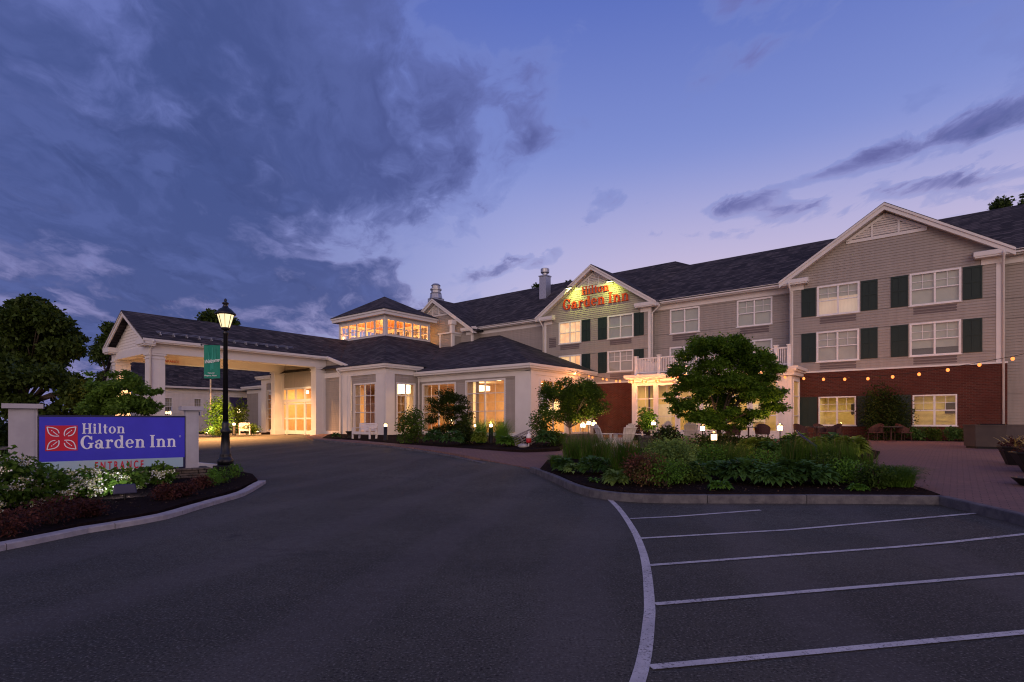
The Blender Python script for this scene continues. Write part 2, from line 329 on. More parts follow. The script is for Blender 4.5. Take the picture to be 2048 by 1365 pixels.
# ------------------------------------------------------------------ mesh builder
ORG = {}
class MB:
    def __init__(s): s.v = []; s.f = []
    def quad(s, *p):
        i = len(s.v); s.v += [Vector(q) for q in p]; s.f.append(tuple(range(i, i + len(p))))
    def hexa(s, b, t):                      # bottom ring, top ring
        i = len(s.v); n = len(b); s.v += [Vector(q) for q in b] + [Vector(q) for q in t]
        s.f.append(tuple(i + k for k in reversed(range(n)))); s.f.append(tuple(i + n + k for k in range(n)))
        for k in range(n): s.f.append((i + k, i + (k + 1) % n, i + n + (k + 1) % n, i + n + k))
    def ub(s, u0, u1, v0, v1, z0, z1):      # box in building axes
        s.hexa([W(u0, v0, z0), W(u0, v1, z0), W(u1, v1, z0), W(u1, v0, z0)], [W(u0, v0, z1), W(u0, v1, z1), W(u1, v1, z1), W(u1, v0, z1)])
    def box(s, x0, x1, y0, y1, z0, z1):
        s.hexa([(x0, y0, z0), (x1, y0, z0), (x1, y1, z0), (x0, y1, z0)], [(x0, y0, z1), (x1, y0, z1), (x1, y1, z1), (x0, y1, z1)])
    def bar(s, a, b, wd, th, up=(0, 0, 1)):  # rectangular bar from a to b
        a, b = Vector(a), Vector(b); dr = (b - a).normalized(); up = Vector(up)
        if abs(dr.dot(up)) > .98: up = Vector((0, 1, 0))
        sd = dr.cross(up).normalized(); u2 = sd.cross(dr)
        o = [sd * wd / 2 + u2 * th / 2, -sd * wd / 2 + u2 * th / 2, -sd * wd / 2 - u2 * th / 2, sd * wd / 2 - u2 * th / 2]
        s.hexa([a + q for q in o], [b + q for q in o])
    def tube(s, pts, r, n=8, cap=True):
        pts = [Vector(p) for p in pts]; rs = r if isinstance(r, (list, tuple)) else [r] * len(pts)
        i0 = len(s.v); prev = None
        for k, p in enumerate(pts):
            dr = (pts[min(k + 1, len(pts) - 1)] - pts[max(k - 1, 0)]).normalized()
            ref = Vector((0, 0, 1)) if abs(dr.z) < .9 else Vector((1, 0, 0))
            a = dr.cross(ref).normalized() if prev is None else (prev - dr * prev.dot(dr)).normalized()
            prev = a; b = dr.cross(a)
            for j in range(n):
                t = 2 * math.pi * j / n; s.v.append(p + (a * math.cos(t) + b * math.sin(t)) * rs[k])
        for k in range(len(pts) - 1):
            for j in range(n):
                s.f.append((i0 + k * n + j, i0 + k * n + (j + 1) % n, i0 + (k + 1) * n + (j + 1) % n, i0 + (k + 1) * n + j))
        if cap:
            s.f.append(tuple(i0 + j for j in reversed(range(n)))); s.f.append(tuple(i0 + (len(pts) - 1) * n + j for j in range(n)))
    def lathe(s, prof, n=16, c=(0, 0, 0), rot=0.):
        c = Vector(c); i0 = len(s.v)
        for r, z in prof:
            for j in range(n):
                t = 2 * math.pi * j / n + rot; s.v.append(c + Vector((r * math.cos(t), r * math.sin(t), z)))
        for k in range(len(prof) - 1):
            for j in range(n): s.f.append((i0 + k * n + j, i0 + k * n + (j + 1) % n, i0 + (k + 1) * n + (j + 1) % n, i0 + (k + 1) * n + j))
        s.f.append(tuple(i0 + j for j in reversed(range(n)))); s.f.append(tuple(i0 + (len(prof) - 1) * n + j for j in range(n)))
    def ball(s, c, r, n=10, k=6, sz=1.):
        s.lathe([(max(.001, r * math.sin(math.pi * i / k)), -r * sz * math.cos(math.pi * i / k)) for i in range(k + 1)], n, c)
    def build(s, name, m, parent=None, smooth=False, bevel=0., label=None):
        org = ORG.get(parent.name, Vector()) if parent else Vector()
        me = bpy.data.meshes.new(name); me.from_pydata([v - org for v in s.v], [], s.f); me.update()
        o = bpy.data.objects.new(name, me); COL.objects.link(o); me.materials.append(M[m] if isinstance(m, str) else m)
        if parent: o.parent = parent; ORG[o.name] = org
        if smooth:
            for p in me.polygons: p.use_smooth = True
        if bevel:
            b = o.modifiers.new("bevel", 'BEVEL'); b.width = bevel; b.segments = 2; b.limit_method = 'ANGLE'
        if label: o['label'] = label
        return o
def tag(o, label, cat, group=None):
    o['label'] = label; o['category'] = cat
    if group: o['group'] = group
    return o
def structure(o): o['kind'] = 'structure'; return o
def thing(name, label, cat, loc=(0, 0, 0), rz=0., group=None, world=False):
    o = bpy.data.objects.new(name, None); COL.objects.link(o); o.location = loc; o.rotation_euler = (0, 0, rz)
    o.empty_display_size = .2
    ORG[o.name] = Vector(loc) if world else Vector()
    return tag(o, label, cat, group)
def dup(o, loc, rz, label, group=None, scale=None):
    r = o.copy(); COL.objects.link(r); r.location = loc; r.rotation_euler = (0, 0, rz); ORG[r.name] = Vector()
    if scale: r.scale = (scale, scale, scale)
    r['label'] = label
    if group: r['group'] = group
    for ch in list(o.children):
        c = ch.copy(); COL.objects.link(c); c.parent = r
        for g in list(ch.children):
            e = g.copy(); COL.objects.link(e); e.parent = c
    return r
def light(kind, loc, e, col, parent=None, **kw):
    l = bpy.data.lights.new("lamp_light", kind); l.energy = e; l.color = col
    for k, v in kw.items(): setattr(l, k, v)
    o = bpy.data.objects.new("lamp_light", l); COL.objects.link(o)
    if parent: o.parent = parent; o.location = Vector(loc) - ORG.get(parent.name, Vector())
    else: o.location = loc
    return o
def aim(o, dirn): o.rotation_euler = Vector(dirn).to_track_quat('-Z', 'Y').to_euler()
WARM = (1., .58, .25); AMBER = (1., .35, .09)

# ------------------------------------------------------------------ ground, roads, beds
def sheet(name, pts, m, skirt=.0):
    """polygon draped on the ground; pts are (x, y, height above ground)"""
    bm = bmesh.new(); bm.faces.new([bm.verts.new(p) for p in pts])
    bmesh.ops.triangulate(bm, faces=bm.faces[:])
    for fv in (9., 24.):
        geom = bm.verts[:] + bm.edges[:] + bm.faces[:]
        bmesh.ops.bisect_plane(bm, geom=geom, plane_co=W(0, fv, 0), plane_no=(VX, VY, 0), dist=1e-4)
    for q in bm.verts: q.co.z += zt(q.co.x, q.co.y)
    bmesh.ops.recalc_face_normals(bm, faces=bm.faces[:])
    if sum(f.normal.z for f in bm.faces) < 0: bmesh.ops.reverse_faces(bm, faces=bm.faces[:])
    if skirt:
        be = [e for e in bm.edges if e.is_boundary]
        r = bmesh.ops.extrude_edge_only(bm, edges=be)
        for q in r['geom']:
            if isinstance(q, bmesh.types.BMVert): q.co.z -= skirt
    me = bpy.data.meshes.new(name); bm.to_mesh(me); bm.free()
    o = bpy.data.objects.new(name, me); COL.objects.link(o); me.materials.append(M[m]); return structure(o)
def px(pts, dz):
    out = []
    for p in pts:
        h = p[2] if len(p) > 2 else dz
        g = G(p[0], p[1], h); out.append((g.x, g.y, h))
    return out
sheet('ground', [(-400, -200, -.06), (400, -200, -.06), (400, 600, -.06), (-400, 600, -.06)], 'soil')
road = [W(-30, -40, 0), W(70, -40, 0), W(62, 29, 0), W(-30, 30, 0)]
sheet('parking_lot', [(p.x, p.y, 0) for p in road], 'asphalt')

def smooth_line(pts, n=6):
    out = []
    P = [Vector(p) for p in pts]
    for i in range(len(P) - 1):
        a, b, c, e = P[max(i - 1, 0)], P[i], P[i + 1], P[min(i + 2, len(P) - 1)]
        for k in range(n):
            t = k / n
            out.append(.5 * ((2 * b) + (-a + c) * t + (2 * a - 5 * b + 4 * c - e) * t * t + (-a + 3 * b - 3 * c + e) * t ** 3))
    out.append(P[-1]); return out
def stripe(name, pts, wd, m, dz=.004):
    mb = MB(); L = []
    for k, p in enumerate(pts):
        dr = (pts[min(k + 1, len(pts) - 1)] - pts[max(k - 1, 0)]); dr.z = 0; dr.normalize(); nn = Vector((-dr.y, dr.x, 0)) * wd / 2
        a, b = p + nn, p - nn; L.append((Vector((a.x, a.y, zt(a.x, a.y) + dz)), Vector((b.x, b.y, zt(b.x, b.y) + dz))))
    for (a, b), (c, e) in zip(L, L[1:]): mb.quad(b, a, c, e) if False else mb.quad(a, b, e, c)
    return structure(mb.build(name, m))
curve = smooth_line([G(*p) for p in [(1220, 1000), (1241, 1022), (1266, 1059), (1283, 1097), (1293, 1138), (1299, 1208), (1297, 1250), (1289, 1312), (1270, 1380), (1190, 1600)]], 8)
stripe('parking_line', curve, .095, 'paint')
for a, b, ext in [((1260, 1038.5), (1521, 1021.3), 0), ((1281, 1078), (1953.5, 1027.5), 0), ((1299, 1132), (2048, 1069.7), 3), ((1310, 1210), (2048, 1148.4), 4), ((1301, 1336.5), (2048, 1266.4), 5)]:
    A, B_ = G(*a), G(*b); dr = (B_ - A).normalized(); B_ = B_ + dr * ext
    n = 10; stripe('parking_line', [A.lerp(B_, k / n) for k in range(n + 1)], .075, 'paint', .008)

def kerb(name, line, wd, hts, m, seg=1.9, seed=1):
    """granite kerb stones laid along a line with open joints; hts: height or (h0, h1)"""
    rng = random.Random(seed); pts = [Vector((p.x, p.y, 0)) for p in line]
    cum = [0.]
    for a, b in zip(pts, pts[1:]): cum.append(cum[-1] + (b - a).length)
    def at(sv):
        for k in range(len(cum) - 1):
            if sv <= cum[k + 1] or k == len(cum) - 2:
                t = (sv - cum[k]) / max(1e-6, cum[k + 1] - cum[k]); p = pts[k].lerp(pts[k + 1], t)
                dr = (pts[k + 1] - pts[k]).normalized(); return p, Vector((-dr.y, dr.x, 0))
    def nrm(sv):
        a, b = at(max(0, sv - .25))[0], at(min(cum[-1], sv + .25))[0]; dr = (b - a).normalized(); return Vector((-dr.y, dr.x, 0))
    mb = MB(); s0 = 0.
    while s0 < cum[-1] - .02:
        s1 = min(cum[-1], s0 + seg * rng.uniform(.8, 1.2)); jz = rng.uniform(-.006, .006); k = max(2, int((s1 - s0) / .35)); rings = []
        for q in range(k + 1):
            sv = s0 + .006 + (s1 - s0 - .012) * q / k; p = at(sv)[0]; nn = nrm(sv); f = sv / cum[-1]
            h = (hts[0] + (hts[1] - hts[0]) * f if isinstance(hts, tuple) else hts) + jz
            z = zt(p.x, p.y); c = .015
            rings.append([p + nn * o + Vector((0, 0, z + hh)) for o, hh in ((-wd / 2, -.15), (wd / 2, -.15), (wd / 2, h - c), (wd / 2 - c, h), (-wd / 2 + c, h), (-wd / 2, h - c))])
        for ra, rb in zip(rings, rings[1:]):
            for j in range(6): mb.quad(ra[j], ra[(j + 1) % 6], rb[(j + 1) % 6], rb[j])
        mb.quad(*rings[0]); mb.quad(*reversed(rings[-1])); s0 = s1
    return structure(mb.build(name, m))

# brick path and patio
path_px = [(612, 873), (640, 880), (700, 884), (760, 888.5), (830, 896), (900, 906), (935, 912), (968, 919, .05), (1030, 931, .02), (1068, 937, .06), (1090, 942), (1150, 962), (1230, 978), (1400, 984), (1880, 990), (2048, 1026)]
patio = px(path_px, .135)
kA, kB = G(1965, 1010, .135), G(2300, 1089, .135); kE = kB + (kB - kA).normalized() * 6; kE.z = zt(kE.x, kE.y) + .135
patio += [(kB.x, kB.y, .135), (kE.x, kE.y, .135)]
far = [W(-16, uv_of(kE.x, kE.y)[1], 0), W(-16, 37.9, 0), W(21.5, 37.9, 0), W(22, 29.3, 0), W(33, 29.3, 0), W(33, 26.1, 0), W(41, 26.1, 0)]
sheet('patio', patio + [(p.x, p.y, .135) for p in far], 'paver', .25)
K = lambda pts, dz: [G(p[0], p[1], dz) for p in pts]
kerb('kerb', smooth_line(K([(628, 880), (700, 886), (760, 890.5), (830, 898), (900, 908.5), (935, 915), (968, 922)], .1)), .14, (.15, .04), 'granite_d', 1.8, 3)
kerb('kerb', smooth_line(K([(1064, 935), (1090, 944), (1118, 956), (1150, 970), (1190, 981), (1245, 988), (1310, 991), (1400, 991.5), (1600, 991.5), (1750, 992), (1884, 993)], .14)), .15, .155, 'granite_d', 2.2, 5)
kerb('kerb', smooth_line(K([(1886, 994), (1965, 1012), (2048, 1031), (2300, 1092)], .14) + [kE + Vector((-.03, -.05, 0))]), .15, .155, 'granite_d', 2.2, 8)
# planting beds
bed_front = [(1080, 938), (1120, 951), (1155, 966), (1195, 976), (1250, 983), (1400, 986), (1880, 989), (1850, 978), (1790, 962), (1740, 958), (1690, 955), (1560, 945), (1400, 938), (1300, 930), (1220, 922), (1150, 915), (1095, 920)]
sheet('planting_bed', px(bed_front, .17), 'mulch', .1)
bed_rear = [(1225, 915), (1330, 922), (1450, 930), (1560, 935), (1690, 932), (1752, 915), (1760, 903), (1700, 893), (1560, 888), (1400, 887), (1290, 890)]
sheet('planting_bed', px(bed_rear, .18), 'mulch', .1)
bed_lobby = [(645, 876), (720, 880.5), (800, 887), (880, 892.5), (960, 897.5), (1050, 900), (1120, 897), (1135, 888)]
sheet('planting_bed', px(bed_lobby, .165) + [(p.x, p.y, .165) for p in (W(20.5, 34, 0), W(21.9, 34, 0), W(22.2, 29.2, 0), W(32.9, 29.2, 0), W(32.9, 26.05, 0), W(40, 26.05, 0))], 'mulch', .1)
bl = [W(5.2, 35.6, 0), W(-3, 35.6, 0), W(-3, 37, 0), W(7, 37, 0)]
sheet('planting_bed', [(p.x, p.y, .165) for p in bl], 'mulch', .1)
# left sign bed with broad pale kerb
lk_in = [(-260, 1130), (0, 1083), (100, 1062), (154, 1048), (240, 1035.5), (318, 1021.6), (386, 1001), (430, 990.8), (474, 977.6), (515, 959.3)]
lk_mid = [(-260, 1140), (0, 1089), (100, 1070), (157, 1058), (240, 1045), (324, 1030), (387, 1012), (434, 999), (482, 985), (524, 962)]
kerb('kerb', smooth_line(K(lk_mid, .07)), .20, .085, 'granite', 1.25, 11)
back = [(505, 948), (470, 941), (400, 935), (300, 925), (150, 915), (0, 908), (-260, 905)]
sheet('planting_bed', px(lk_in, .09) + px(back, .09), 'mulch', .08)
# bed across the drive with the flagpole
b2 = [W(49, 24.2, 0), W(50.5, 21.5, 0), W(56, 19, 0), W(62, 17, 0), W(62, 29, 0), W(49, 26, 0)]
sheet('planting_bed', [(p.x, p.y, .14) for p in b2], 'mulch', .2)
kerb('kerb', smooth_line([W(48.6, 24.5, 0), W(50.3, 21.3, 0), W(56, 18.8, 0), W(63, 16.6, 0)]), .14, .16, 'granite', 1.8, 13)

# ------------------------------------------------------------------ facade helpers
def PV(v0): return lambda a, z, d=0.: W(a, v0 - d, z)          # wall facing the drive (-v)
def PU(u0): return lambda a, z, d=0.: W(u0 - d, a, z)          # wall facing right (-u)
def PVb(v0): return lambda a, z, d=0.: W(a, v0 + d, z)
def PUb(u0): return lambda a, z, d=0.: W(u0 + d, a, z)
def pbox(mb, P, a0, a1, z0, z1, d0, d1):
    mb.hexa([P(a0, z0, d0), P(a1, z0, d0), P(a1, z0, d1), P(a0, z0, d1)], [P(a0, z1, d0), P(a1, z1, d0), P(a1, z1, d1), P(a0, z1, d1)])
def spans(a0, a1, z0, z1, ops):
    cuts = [(max(a0, o[0]), min(a1, o[1])) for o in ops if o[2] < z1 - 1e-4 and o[3] > z0 + 1e-4 and o[0] < a1 and o[1] > a0]
    cuts.sort(); res = []; x = a0
    for c0, c1 in cuts:
        if c0 > x + 1e-4: res.append((x, c0))
        x = max(x, c1)
    if x < a1 - 1e-4: res.append((x, a1))
    return res
def rows_of(z0, z1, ops, st):
    zs = {round(z0, 4), round(z1, 4)}
    for o in ops:
        for z in o[2:4]:
            if z0 < z < z1: zs.add(round(z, 4))
    k = math.ceil(z0 / st - 1e-6) * st
    while k < z1:
        if all(abs(k - q) > .012 for q in zs): zs.add(round(k, 4))
        k += st
    return sorted(zs)
def clap(mb, P, a0, a1, z0, z1, ops=(), clip=None, st=.15, lip=.034):
    zs = rows_of(z0, z1, ops, st)
    for y0, y1 in zip(zs, zs[1:]):
        l, r = a0, a1
        if clip:
            c0, c1 = clip((y0 + y1) / 2); l, r = max(a0, c0), min(a1, c1)
            if r - l < .03: continue
        for s0, s1 in spans(l, r, y0, y1, ops):
            mb.quad(P(s0, y0, lip), P(s1, y0, lip), P(s1, y1, .002), P(s0, y1, .002))
            mb.quad(P(s0, y0, 0), P(s1, y0, 0), P(s1, y0, lip), P(s0, y0, lip))
def flat(mb, P, a0, a1, z0, z1, ops=()):
    zs = rows_of(z0, z1, ops, 99.)
    for y0, y1 in zip(zs, zs[1:]):
        for s0, s1 in spans(a0, a1, y0, y1, ops):
            mb.quad(P(s0, y0), P(s1, y0), P(s1, y1), P(s0, y1))
def window(par, P, a0, a1, z0, z1, mull=(.5,), rails=(.5,), munt_v=(), munt_h=(), top_munt=False, fr=.10, fm='vinyl', glass='glass', back=None, bz=(0, 1), sill=True, bd=-.13, lower=None, lab=None, two=True):
    mb = MB()
    pbox(mb, P, a0, a0 + fr, z0, z1, -.09, .04); pbox(mb, P, a1 - fr, a1, z0, z1, -.09, .04)
    pbox(mb, P, a0 + fr, a1 - fr, z1 - fr, z1, -.09, .045); pbox(mb, P, a0 + fr, a1 - fr, z0, z0 + fr * .7, -.09, .04)
    if sill: pbox(mb, P, a0 - .05, a1 + .05, z0 - .045, z0, -.02, .085)
    i0, i1, j0, j1 = a0 + fr, a1 - fr, z0 + fr * .7, z1 - fr
    ms = [i0] + [i0 + (i1 - i0) * m for m in mull] + [i1]
    for m in ms[1:-1]: pbox(mb, P, m - .045, m + .045, j0, j1, -.08, .02)
    for q0, q1 in zip(ms, ms[1:]):
        l, r = q0 + (.045 if q0 != i0 else 0), q1 - (.045 if q1 != i1 else 0)
        for rr in rails:
            zz = j0 + (j1 - j0) * rr; pbox(mb, P, l, r, zz - .028, zz + .028, -.075, .008)
        for mv in munt_v:
            aa = l + (r - l) * mv; pbox(mb, P, aa - .011, aa + .011, j0, j1, -.062, -.034)
        for mh in munt_h:
            zz = j0 + (j1 - j0) * mh; pbox(mb, P, l, r, zz - .011, zz + .011, -.060, -.036)
        if top_munt:
            aa = (l + r) / 2; pbox(mb, P, aa - .012, aa + .012, (j0 + j1) / 2 + .028, j1, -.062, -.034)
            zz = j0 + (j1 - j0) * .76; pbox(mb, P, l, r, zz - .012, zz + .012, -.060, -.036)
    wo = mb.build('window', fm, par, label=lab)
    g = MB(); g.quad(P(i0, j0, -.048), P(i1, j0, -.048), P(i1, j1, -.048), P(i0, j1, -.048)); g.build('pane', glass, wo)
    if back:
        c0, c1 = j0 + (j1 - j0) * bz[0], j0 + (j1 - j0) * bz[1]
        b = MB(); b.quad(P(a0, c0, bd), P(a1, c0, bd), P(a1, c1, bd), P(a0, c1, bd)); b.build('blind', back, wo)
        if bz != (0, 1) or lower:
            b = MB(); b.quad(P(a0, z0, bd - .25), P(a1, z0, bd - .25), P(a1, z1, bd - .25), P(a0, z1, bd - .25)); b.build('room_backing', lower or 'darkroom', wo)
    return (a0 + .03, a1 - .03, z0 + .02, z1 - .03)
def shutter(par, P, a0, a1, z0, z1):
    mb = MB(); d0, d1 = .022, .062
    st = .07
    pbox(mb, P, a0, a0 + st, z0, z1, d0, d1); pbox(mb, P, a1 - st, a1, z0, z1, d0, d1)
    zm = (z0 + z1) / 2 + .05
    for q0, q1 in ((z0, z0 + .1), (zm - .05, zm + .05), (z1 - .1, z1)): pbox(mb, P, a0 + st, a1 - st, q0, q1, d0, d1 - .003)
    mid = (a0 + a1) / 2; pbox(mb, P, mid - .03, mid + .03, z0 + .1, zm - .05, d0, d1 - .004); pbox(mb, P, mid - .03, mid + .03, zm + .05, z1 - .1, d0, d1 - .004)
    pbox(mb, P, a0 + st, a1 - st, z0 + .1, z1 - .1, d0 - .02, d0 + .012)
    mb.build('shutter', 'shutter', par)
def grille(par, P, a0, a1, z0, z1):
    mb = MB(); pbox(mb, P, a0, a1, z0, z1, .0, .024)
    k = z0 + .05
    while k < z1 - .03: pbox(mb, P, a0 + .05, a1 - .05, k, k + .018, .024, .034); k += .05
    mb.build('vent_grille', 'grille', par)
def pipe(par, P, a, ztop, zbot, off=.09, shift=0., name='downspout'):
    mb = MB(); q = [P(a + shift, ztop, .62), P(a + shift, ztop - .12, .6), P(a, ztop - .55, off), P(a, zbot, off)]
    mb.tube(q, .055, 8); mb.build(name, 'trim', par, True)
def gable_roof(mb, uc, hw, zap, slope, v0, v1, th=.14):
    for sgn in (-1, 1):
        e = uc + sgn * hw; ze = zap - slope * hw
        mb.hexa([W(uc, v0, zap - th), W(uc, v1, zap - th), W(e, v1, ze - th), W(e, v0, ze - th)], [W(uc, v0, zap), W(uc, v1, zap), W(e, v1, ze), W(e, v0, ze)])
def rake(mb, uc, hw, zap, slope, vf, h=.36, th=.09, drop=.0):
    for sgn in (-1, 1):
        e = uc + sgn * hw; ze = zap - slope * hw
        for (hh, t, dd) in ((h, th, 0.), (.13, th + .06, 0.)):
            a = [W(uc, vf, zap - hh - drop), W(e, vf, ze - hh - drop), W(e, vf, ze - drop + .0), W(uc, vf, zap - drop)]
            b = [W(uc, vf - t, zap - hh - drop), W(e, vf - t, ze - hh - drop), W(e, vf - t, ze - drop), W(uc, vf - t, zap - drop)]
            mb.hexa(a, b)
def louver(par, uc, zap, vw, slope, drop, hgt, inner):
    """triangular louvred vent under the peak"""
    P = PV(vw); zt_, zb = zap - drop, zap - drop - hgt; mb = MB()
    hw = hgt / slope
    pbox(mb, P, uc - hw - .12, uc + hw + .12, zb - .17, zb, .02, .07)
    for s in (-1, 1):
        mb.bar(P(uc, zt_, .045), P(uc + s * (hw + .1), zb - .04, .045), .05, .14, (0, 0, 1))
        mb.ub(uc + s * inner - .05, uc + s * inner + .05, vw - .08, vw - .02, zb, zt_ - slope * inner + .02)
    k = zb + .06
    while k < zt_ - .1:
        h2 = (zt_ - k) / slope
        for x0, x1 in ((uc - h2, uc - inner - .05), (uc - inner + .05, uc + inner - .05), (uc + inner + .05, uc + h2)):
            x0, x1 = max(x0, uc - h2), min(x1, uc + h2)
            if x1 - x0 > .06: mb.hexa([P(x0, k, .02), P(x1, k, .02), P(x1, k + .07, .05), P(x0, k + .07, .05)], [P(x0, k + .018, .02), P(x1, k + .018, .02), P(x1, k + .088, .05), P(x0, k + .088, .05)])
        k += .125
    o = mb.build('louver_vent', 'trim', par)
    b = MB(); b.quad(P(uc - hw, zb, .021), P(uc + hw, zb, .021), P(uc, zt_, .021)); b.build('vent_backing', 'grille', o)

# ------------------------------------------------------------------ three storey hotel wing
FL = .5
H = thing('hotel_building', 'long taupe three storey hotel with brick ground floor, white trimmed gables and dark shingle roof', 'building', W(8, 37.5, FL), 0, None, True)
ZE = 10.25
g3, g2, g1 = dict(c=3.12, l=-1.70, r=7.95, v=37., hw=5.36, za=13.66), dict(c=21.88, l=17.22, r=26.54, v=37.3, hw=5.3, za=13.68), dict(c=39.2, l=34.4, r=44., v=37., hw=5.3, za=13.45)
WZ3, WZ2 = (7.90, 9.66), (5.17, 6.96)
def g_clip(g, drop=.12):
    sl = .655
    return lambda z: (g['c'] - (g['za'] - drop - z) / sl, g['c'] + (g['za'] - drop - z) / sl)
SL = .655
for gi, g in enumerate((g3, g2, g1)):
    P = PV(g['v']); ops = []
    if gi == 0:
        ops.append(window(H, P, 4.33, 6.49, *WZ3, top_munt=True, back='blind', glass='glass_b', bz=(.62, 1), lower='lit_pk', bd=-.13, lab='upper window with rose lit blind'))
        ops.append(window(H, P, 4.35, 6.52, *WZ2, top_munt=True, back='blind2', glass='glass_b'))
        ops.append(window(H, P, -.17, 2.02, *WZ3, top_munt=True, back='blind', glass='glass_b'))
        ops.append(window(H, P, -.16, 2.02, *WZ2, top_munt=True, back='blind', glass='glass_b', bz=(.22, 1), lab='window with its blind raised a little'))
        for a0, a1 in ((3.47, 4.27), (6.55, 7.32), (2.08, 2.86), (-1.0, -.23)):
            shutter(H, P, a0, a1, 7.93, 9.62); shutter(H, P, a0, a1, 5.2, 6.93)
        for a0, a1 in ((4.5, 6.35), (.0, 1.85)): grille(H, P, a0, a1, 7.42, 7.83); grille(H, P, a0, a1, 4.72, 5.10)
    elif gi == 1:
        ops.append(window(H, P, 23.02, 25.14, *WZ3, back='lit_or', glass='glass_b', munt_v=(.5,), lab='lit window glowing orange'))
        ops.append(window(H, P, 23.02, 25.14, *WZ2, back='lit_or', glass='glass_b', munt_v=(.5,), lab='lower lit orange window behind the hip roof'))
        ops.append(window(H, P, 18.54, 20.69, *WZ3, back='blind', glass='glass_b'))
        ops.append(window(H, P, 18.56, 20.69, 5.40, 6.98, top_munt=True, back='blind2', glass='glass_b'))
        for a0, a1 in ((20.75, 21.5), (17.72, 18.48), (22.2, 22.95)):
            shutter(H, P, a0, a1, 7.93, 9.62); shutter(H, P, a0, a1, 5.36, 6.95)
        for a0, a1 in ((18.7, 20.5), (23.2, 25.0)): grille(H, P, a0, a1, 7.42, 7.83); grille(H, P, a0, a1, 4.85, 5.28)
        grille(H, P, 25.4, 26.1, 7.7, 8.5)
    mb = MB(); clap(mb, P, g['l'], g['r'], 4.62, g['za'], ops, g_clip(g)); mb.build('siding_wall', 'siding', H)
    mb = MB(); clap(mb, PU(g['l']), g['v'], 38., 4.62, 10.1); mb.build('siding_wall', 'siding', H)
    for q in (g['l'] - .03, g['r'] - .17): mb = MB(); mb.ub(q, q + .2, g['v'] - .045, g['v'] + .17, 4.6, 9.95); mb.build('corner_board', 'trim', H)
    mb = MB(); rake(mb, g['c'], g['hw'], g['za'], SL, g['v'] - .42); mb.build('rake_board', 'trim', H)
    mb = MB()
    for s in (-1, 1):       # soffit under the gable overhang and cornice returns
        e = g['c'] + s * g['hw']; zz = g['za'] - SL * g['hw']
        mb.hexa([W(g['c'], g['v'] - .42, g['za'] - .3), W(g['c'], g['v'], g['za'] - .3), W(e, g['v'], zz - .3), W(e, g['v'] - .42, zz - .3)], [W(g['c'], g['v'] - .42, g['za'] - .24), W(g['c'], g['v'], g['za'] - .24), W(e, g['v'], zz - .24), W(e, g['v'] - .42, zz - .24)])
    mb.build('soffit', 'trim', H)
    for s in (-1, 1):
        mb = MB(); e = g['c'] + s * g['hw']; wall = g['l'] if s < 0 else g['r']; i = wall - s * 1.05
        lo, hi = sorted((e, i)); mb.ub(lo, hi, g['v'] - .5, g['v'] + .1, 9.98, 10.2); mb.ub(lo + .04, hi - .04, g['v'] - .46, g['v'] + .1, 9.9, 9.98)
        lo, hi = sorted((e - s * .05, i)); mb.hexa([W(lo, g['v'] - .5, 10.2), W(lo, g['v'], 10.2), W(hi, g['v'], 10.2), W(hi, g['v'] - .5, 10.2)], [W(lo, g['v'] - .35, 10.26), W(lo, g['v'], 10.34), W(hi, g['v'], 10.34), W(hi, g['v'] - .35, 10.26)])
        lo, hi = sorted((wall + s * .05, wall - s * .75)); mb.ub(lo, hi, g['v'] - .07, g['v'] + .1, 9.6, 9.9)
        mb.build('cornice', 'trim', H)
    mb = MB(); gable_roof(mb, g['c'], g['hw'], g['za'] + .06, SL, g['v'] - .5, 43.6); mb.build('gable_roof', 'roof', H)
    louver(H, g['c'], g['za'], g['v'], SL * .98, .5, 1.0 if gi != 0 else 1.12, .45 if gi else .62)
    if gi < 2:
        pipe(H, PU(g['l']) if gi == 1 else PV(g['v']), (g['v'] + .12) if gi == 1 else g['l'] - .1, 10.05, 4.6 if gi else FL, .09)
        if gi == 0: pipe(H, PV(g['v']), g['r'] - .05, 10.05, 5.0, .09)
        else: pipe(H, PV(g['v']), g['r'] + .12, 10.05, 6.5, .09)
# recessed main walls
P = PV(38.); ops = [window(H, P, 13.89, 16.04, *WZ3, back='blind', glass='glass_b'), window(H, P, 9.2, 11.4, *WZ3, top_munt=True, back='blind', glass='glass_b'),
     window(H, P, 13.89, 16.06, *WZ2, back='blind2', glass='glass_b'), window(H, P, 9.2, 11.4, *WZ2, back='blind2', glass='glass_b')]
for a0, a1 in ((14.1, 15.85), (9.4, 11.2)): grille(H, P, a0, a1, 7.4, 7.83)
mb = MB(); clap(mb, P, 7.95, 17.22, 4.4, 9.72, ops); mb.build('siding_wall', 'siding', H)
mb = MB(); clap(mb, P, 26.54, 34.4, 4.4, 9.72); mb.build('siding_wall', 'siding', H)
ops = [window(H, P, a0, a0 + 2.15, *zz_, top_munt=True, back='blind2', glass='glass_b') for a0 in (-6.6, -11.2) for zz_ in (WZ3, WZ2, (1.42, 3.1))]
mb = MB(); clap(mb, P, -16., -1.72, 0.6, 9.72, ops); mb.build('siding_wall', 'siding', H)
for a0, a1 in ((7.95, 17.22), (26.54, 34.4), (-16, -1.72), (44, 50)):
    mb = MB(); pbox(mb, P, a0, a1, 9.72, 10.12, -.05, .05); pbox(mb, P, a0, a1, 10.08, 10.14, .05, .45); mb.build('frieze_board', 'trim', H)
    mb = MB(); pbox(mb, P, a0 - .3, a1 + .3, 10.13, 10.30, .42, .56); pbox(mb, P, a0 - .3, a1 + .3, 10.28, 10.31, .36, .60); pbox(mb, P, a0 - .3, a1 + .3, 10.06, 10.16, .38, .45); mb.build('gutter', 'trim', H)
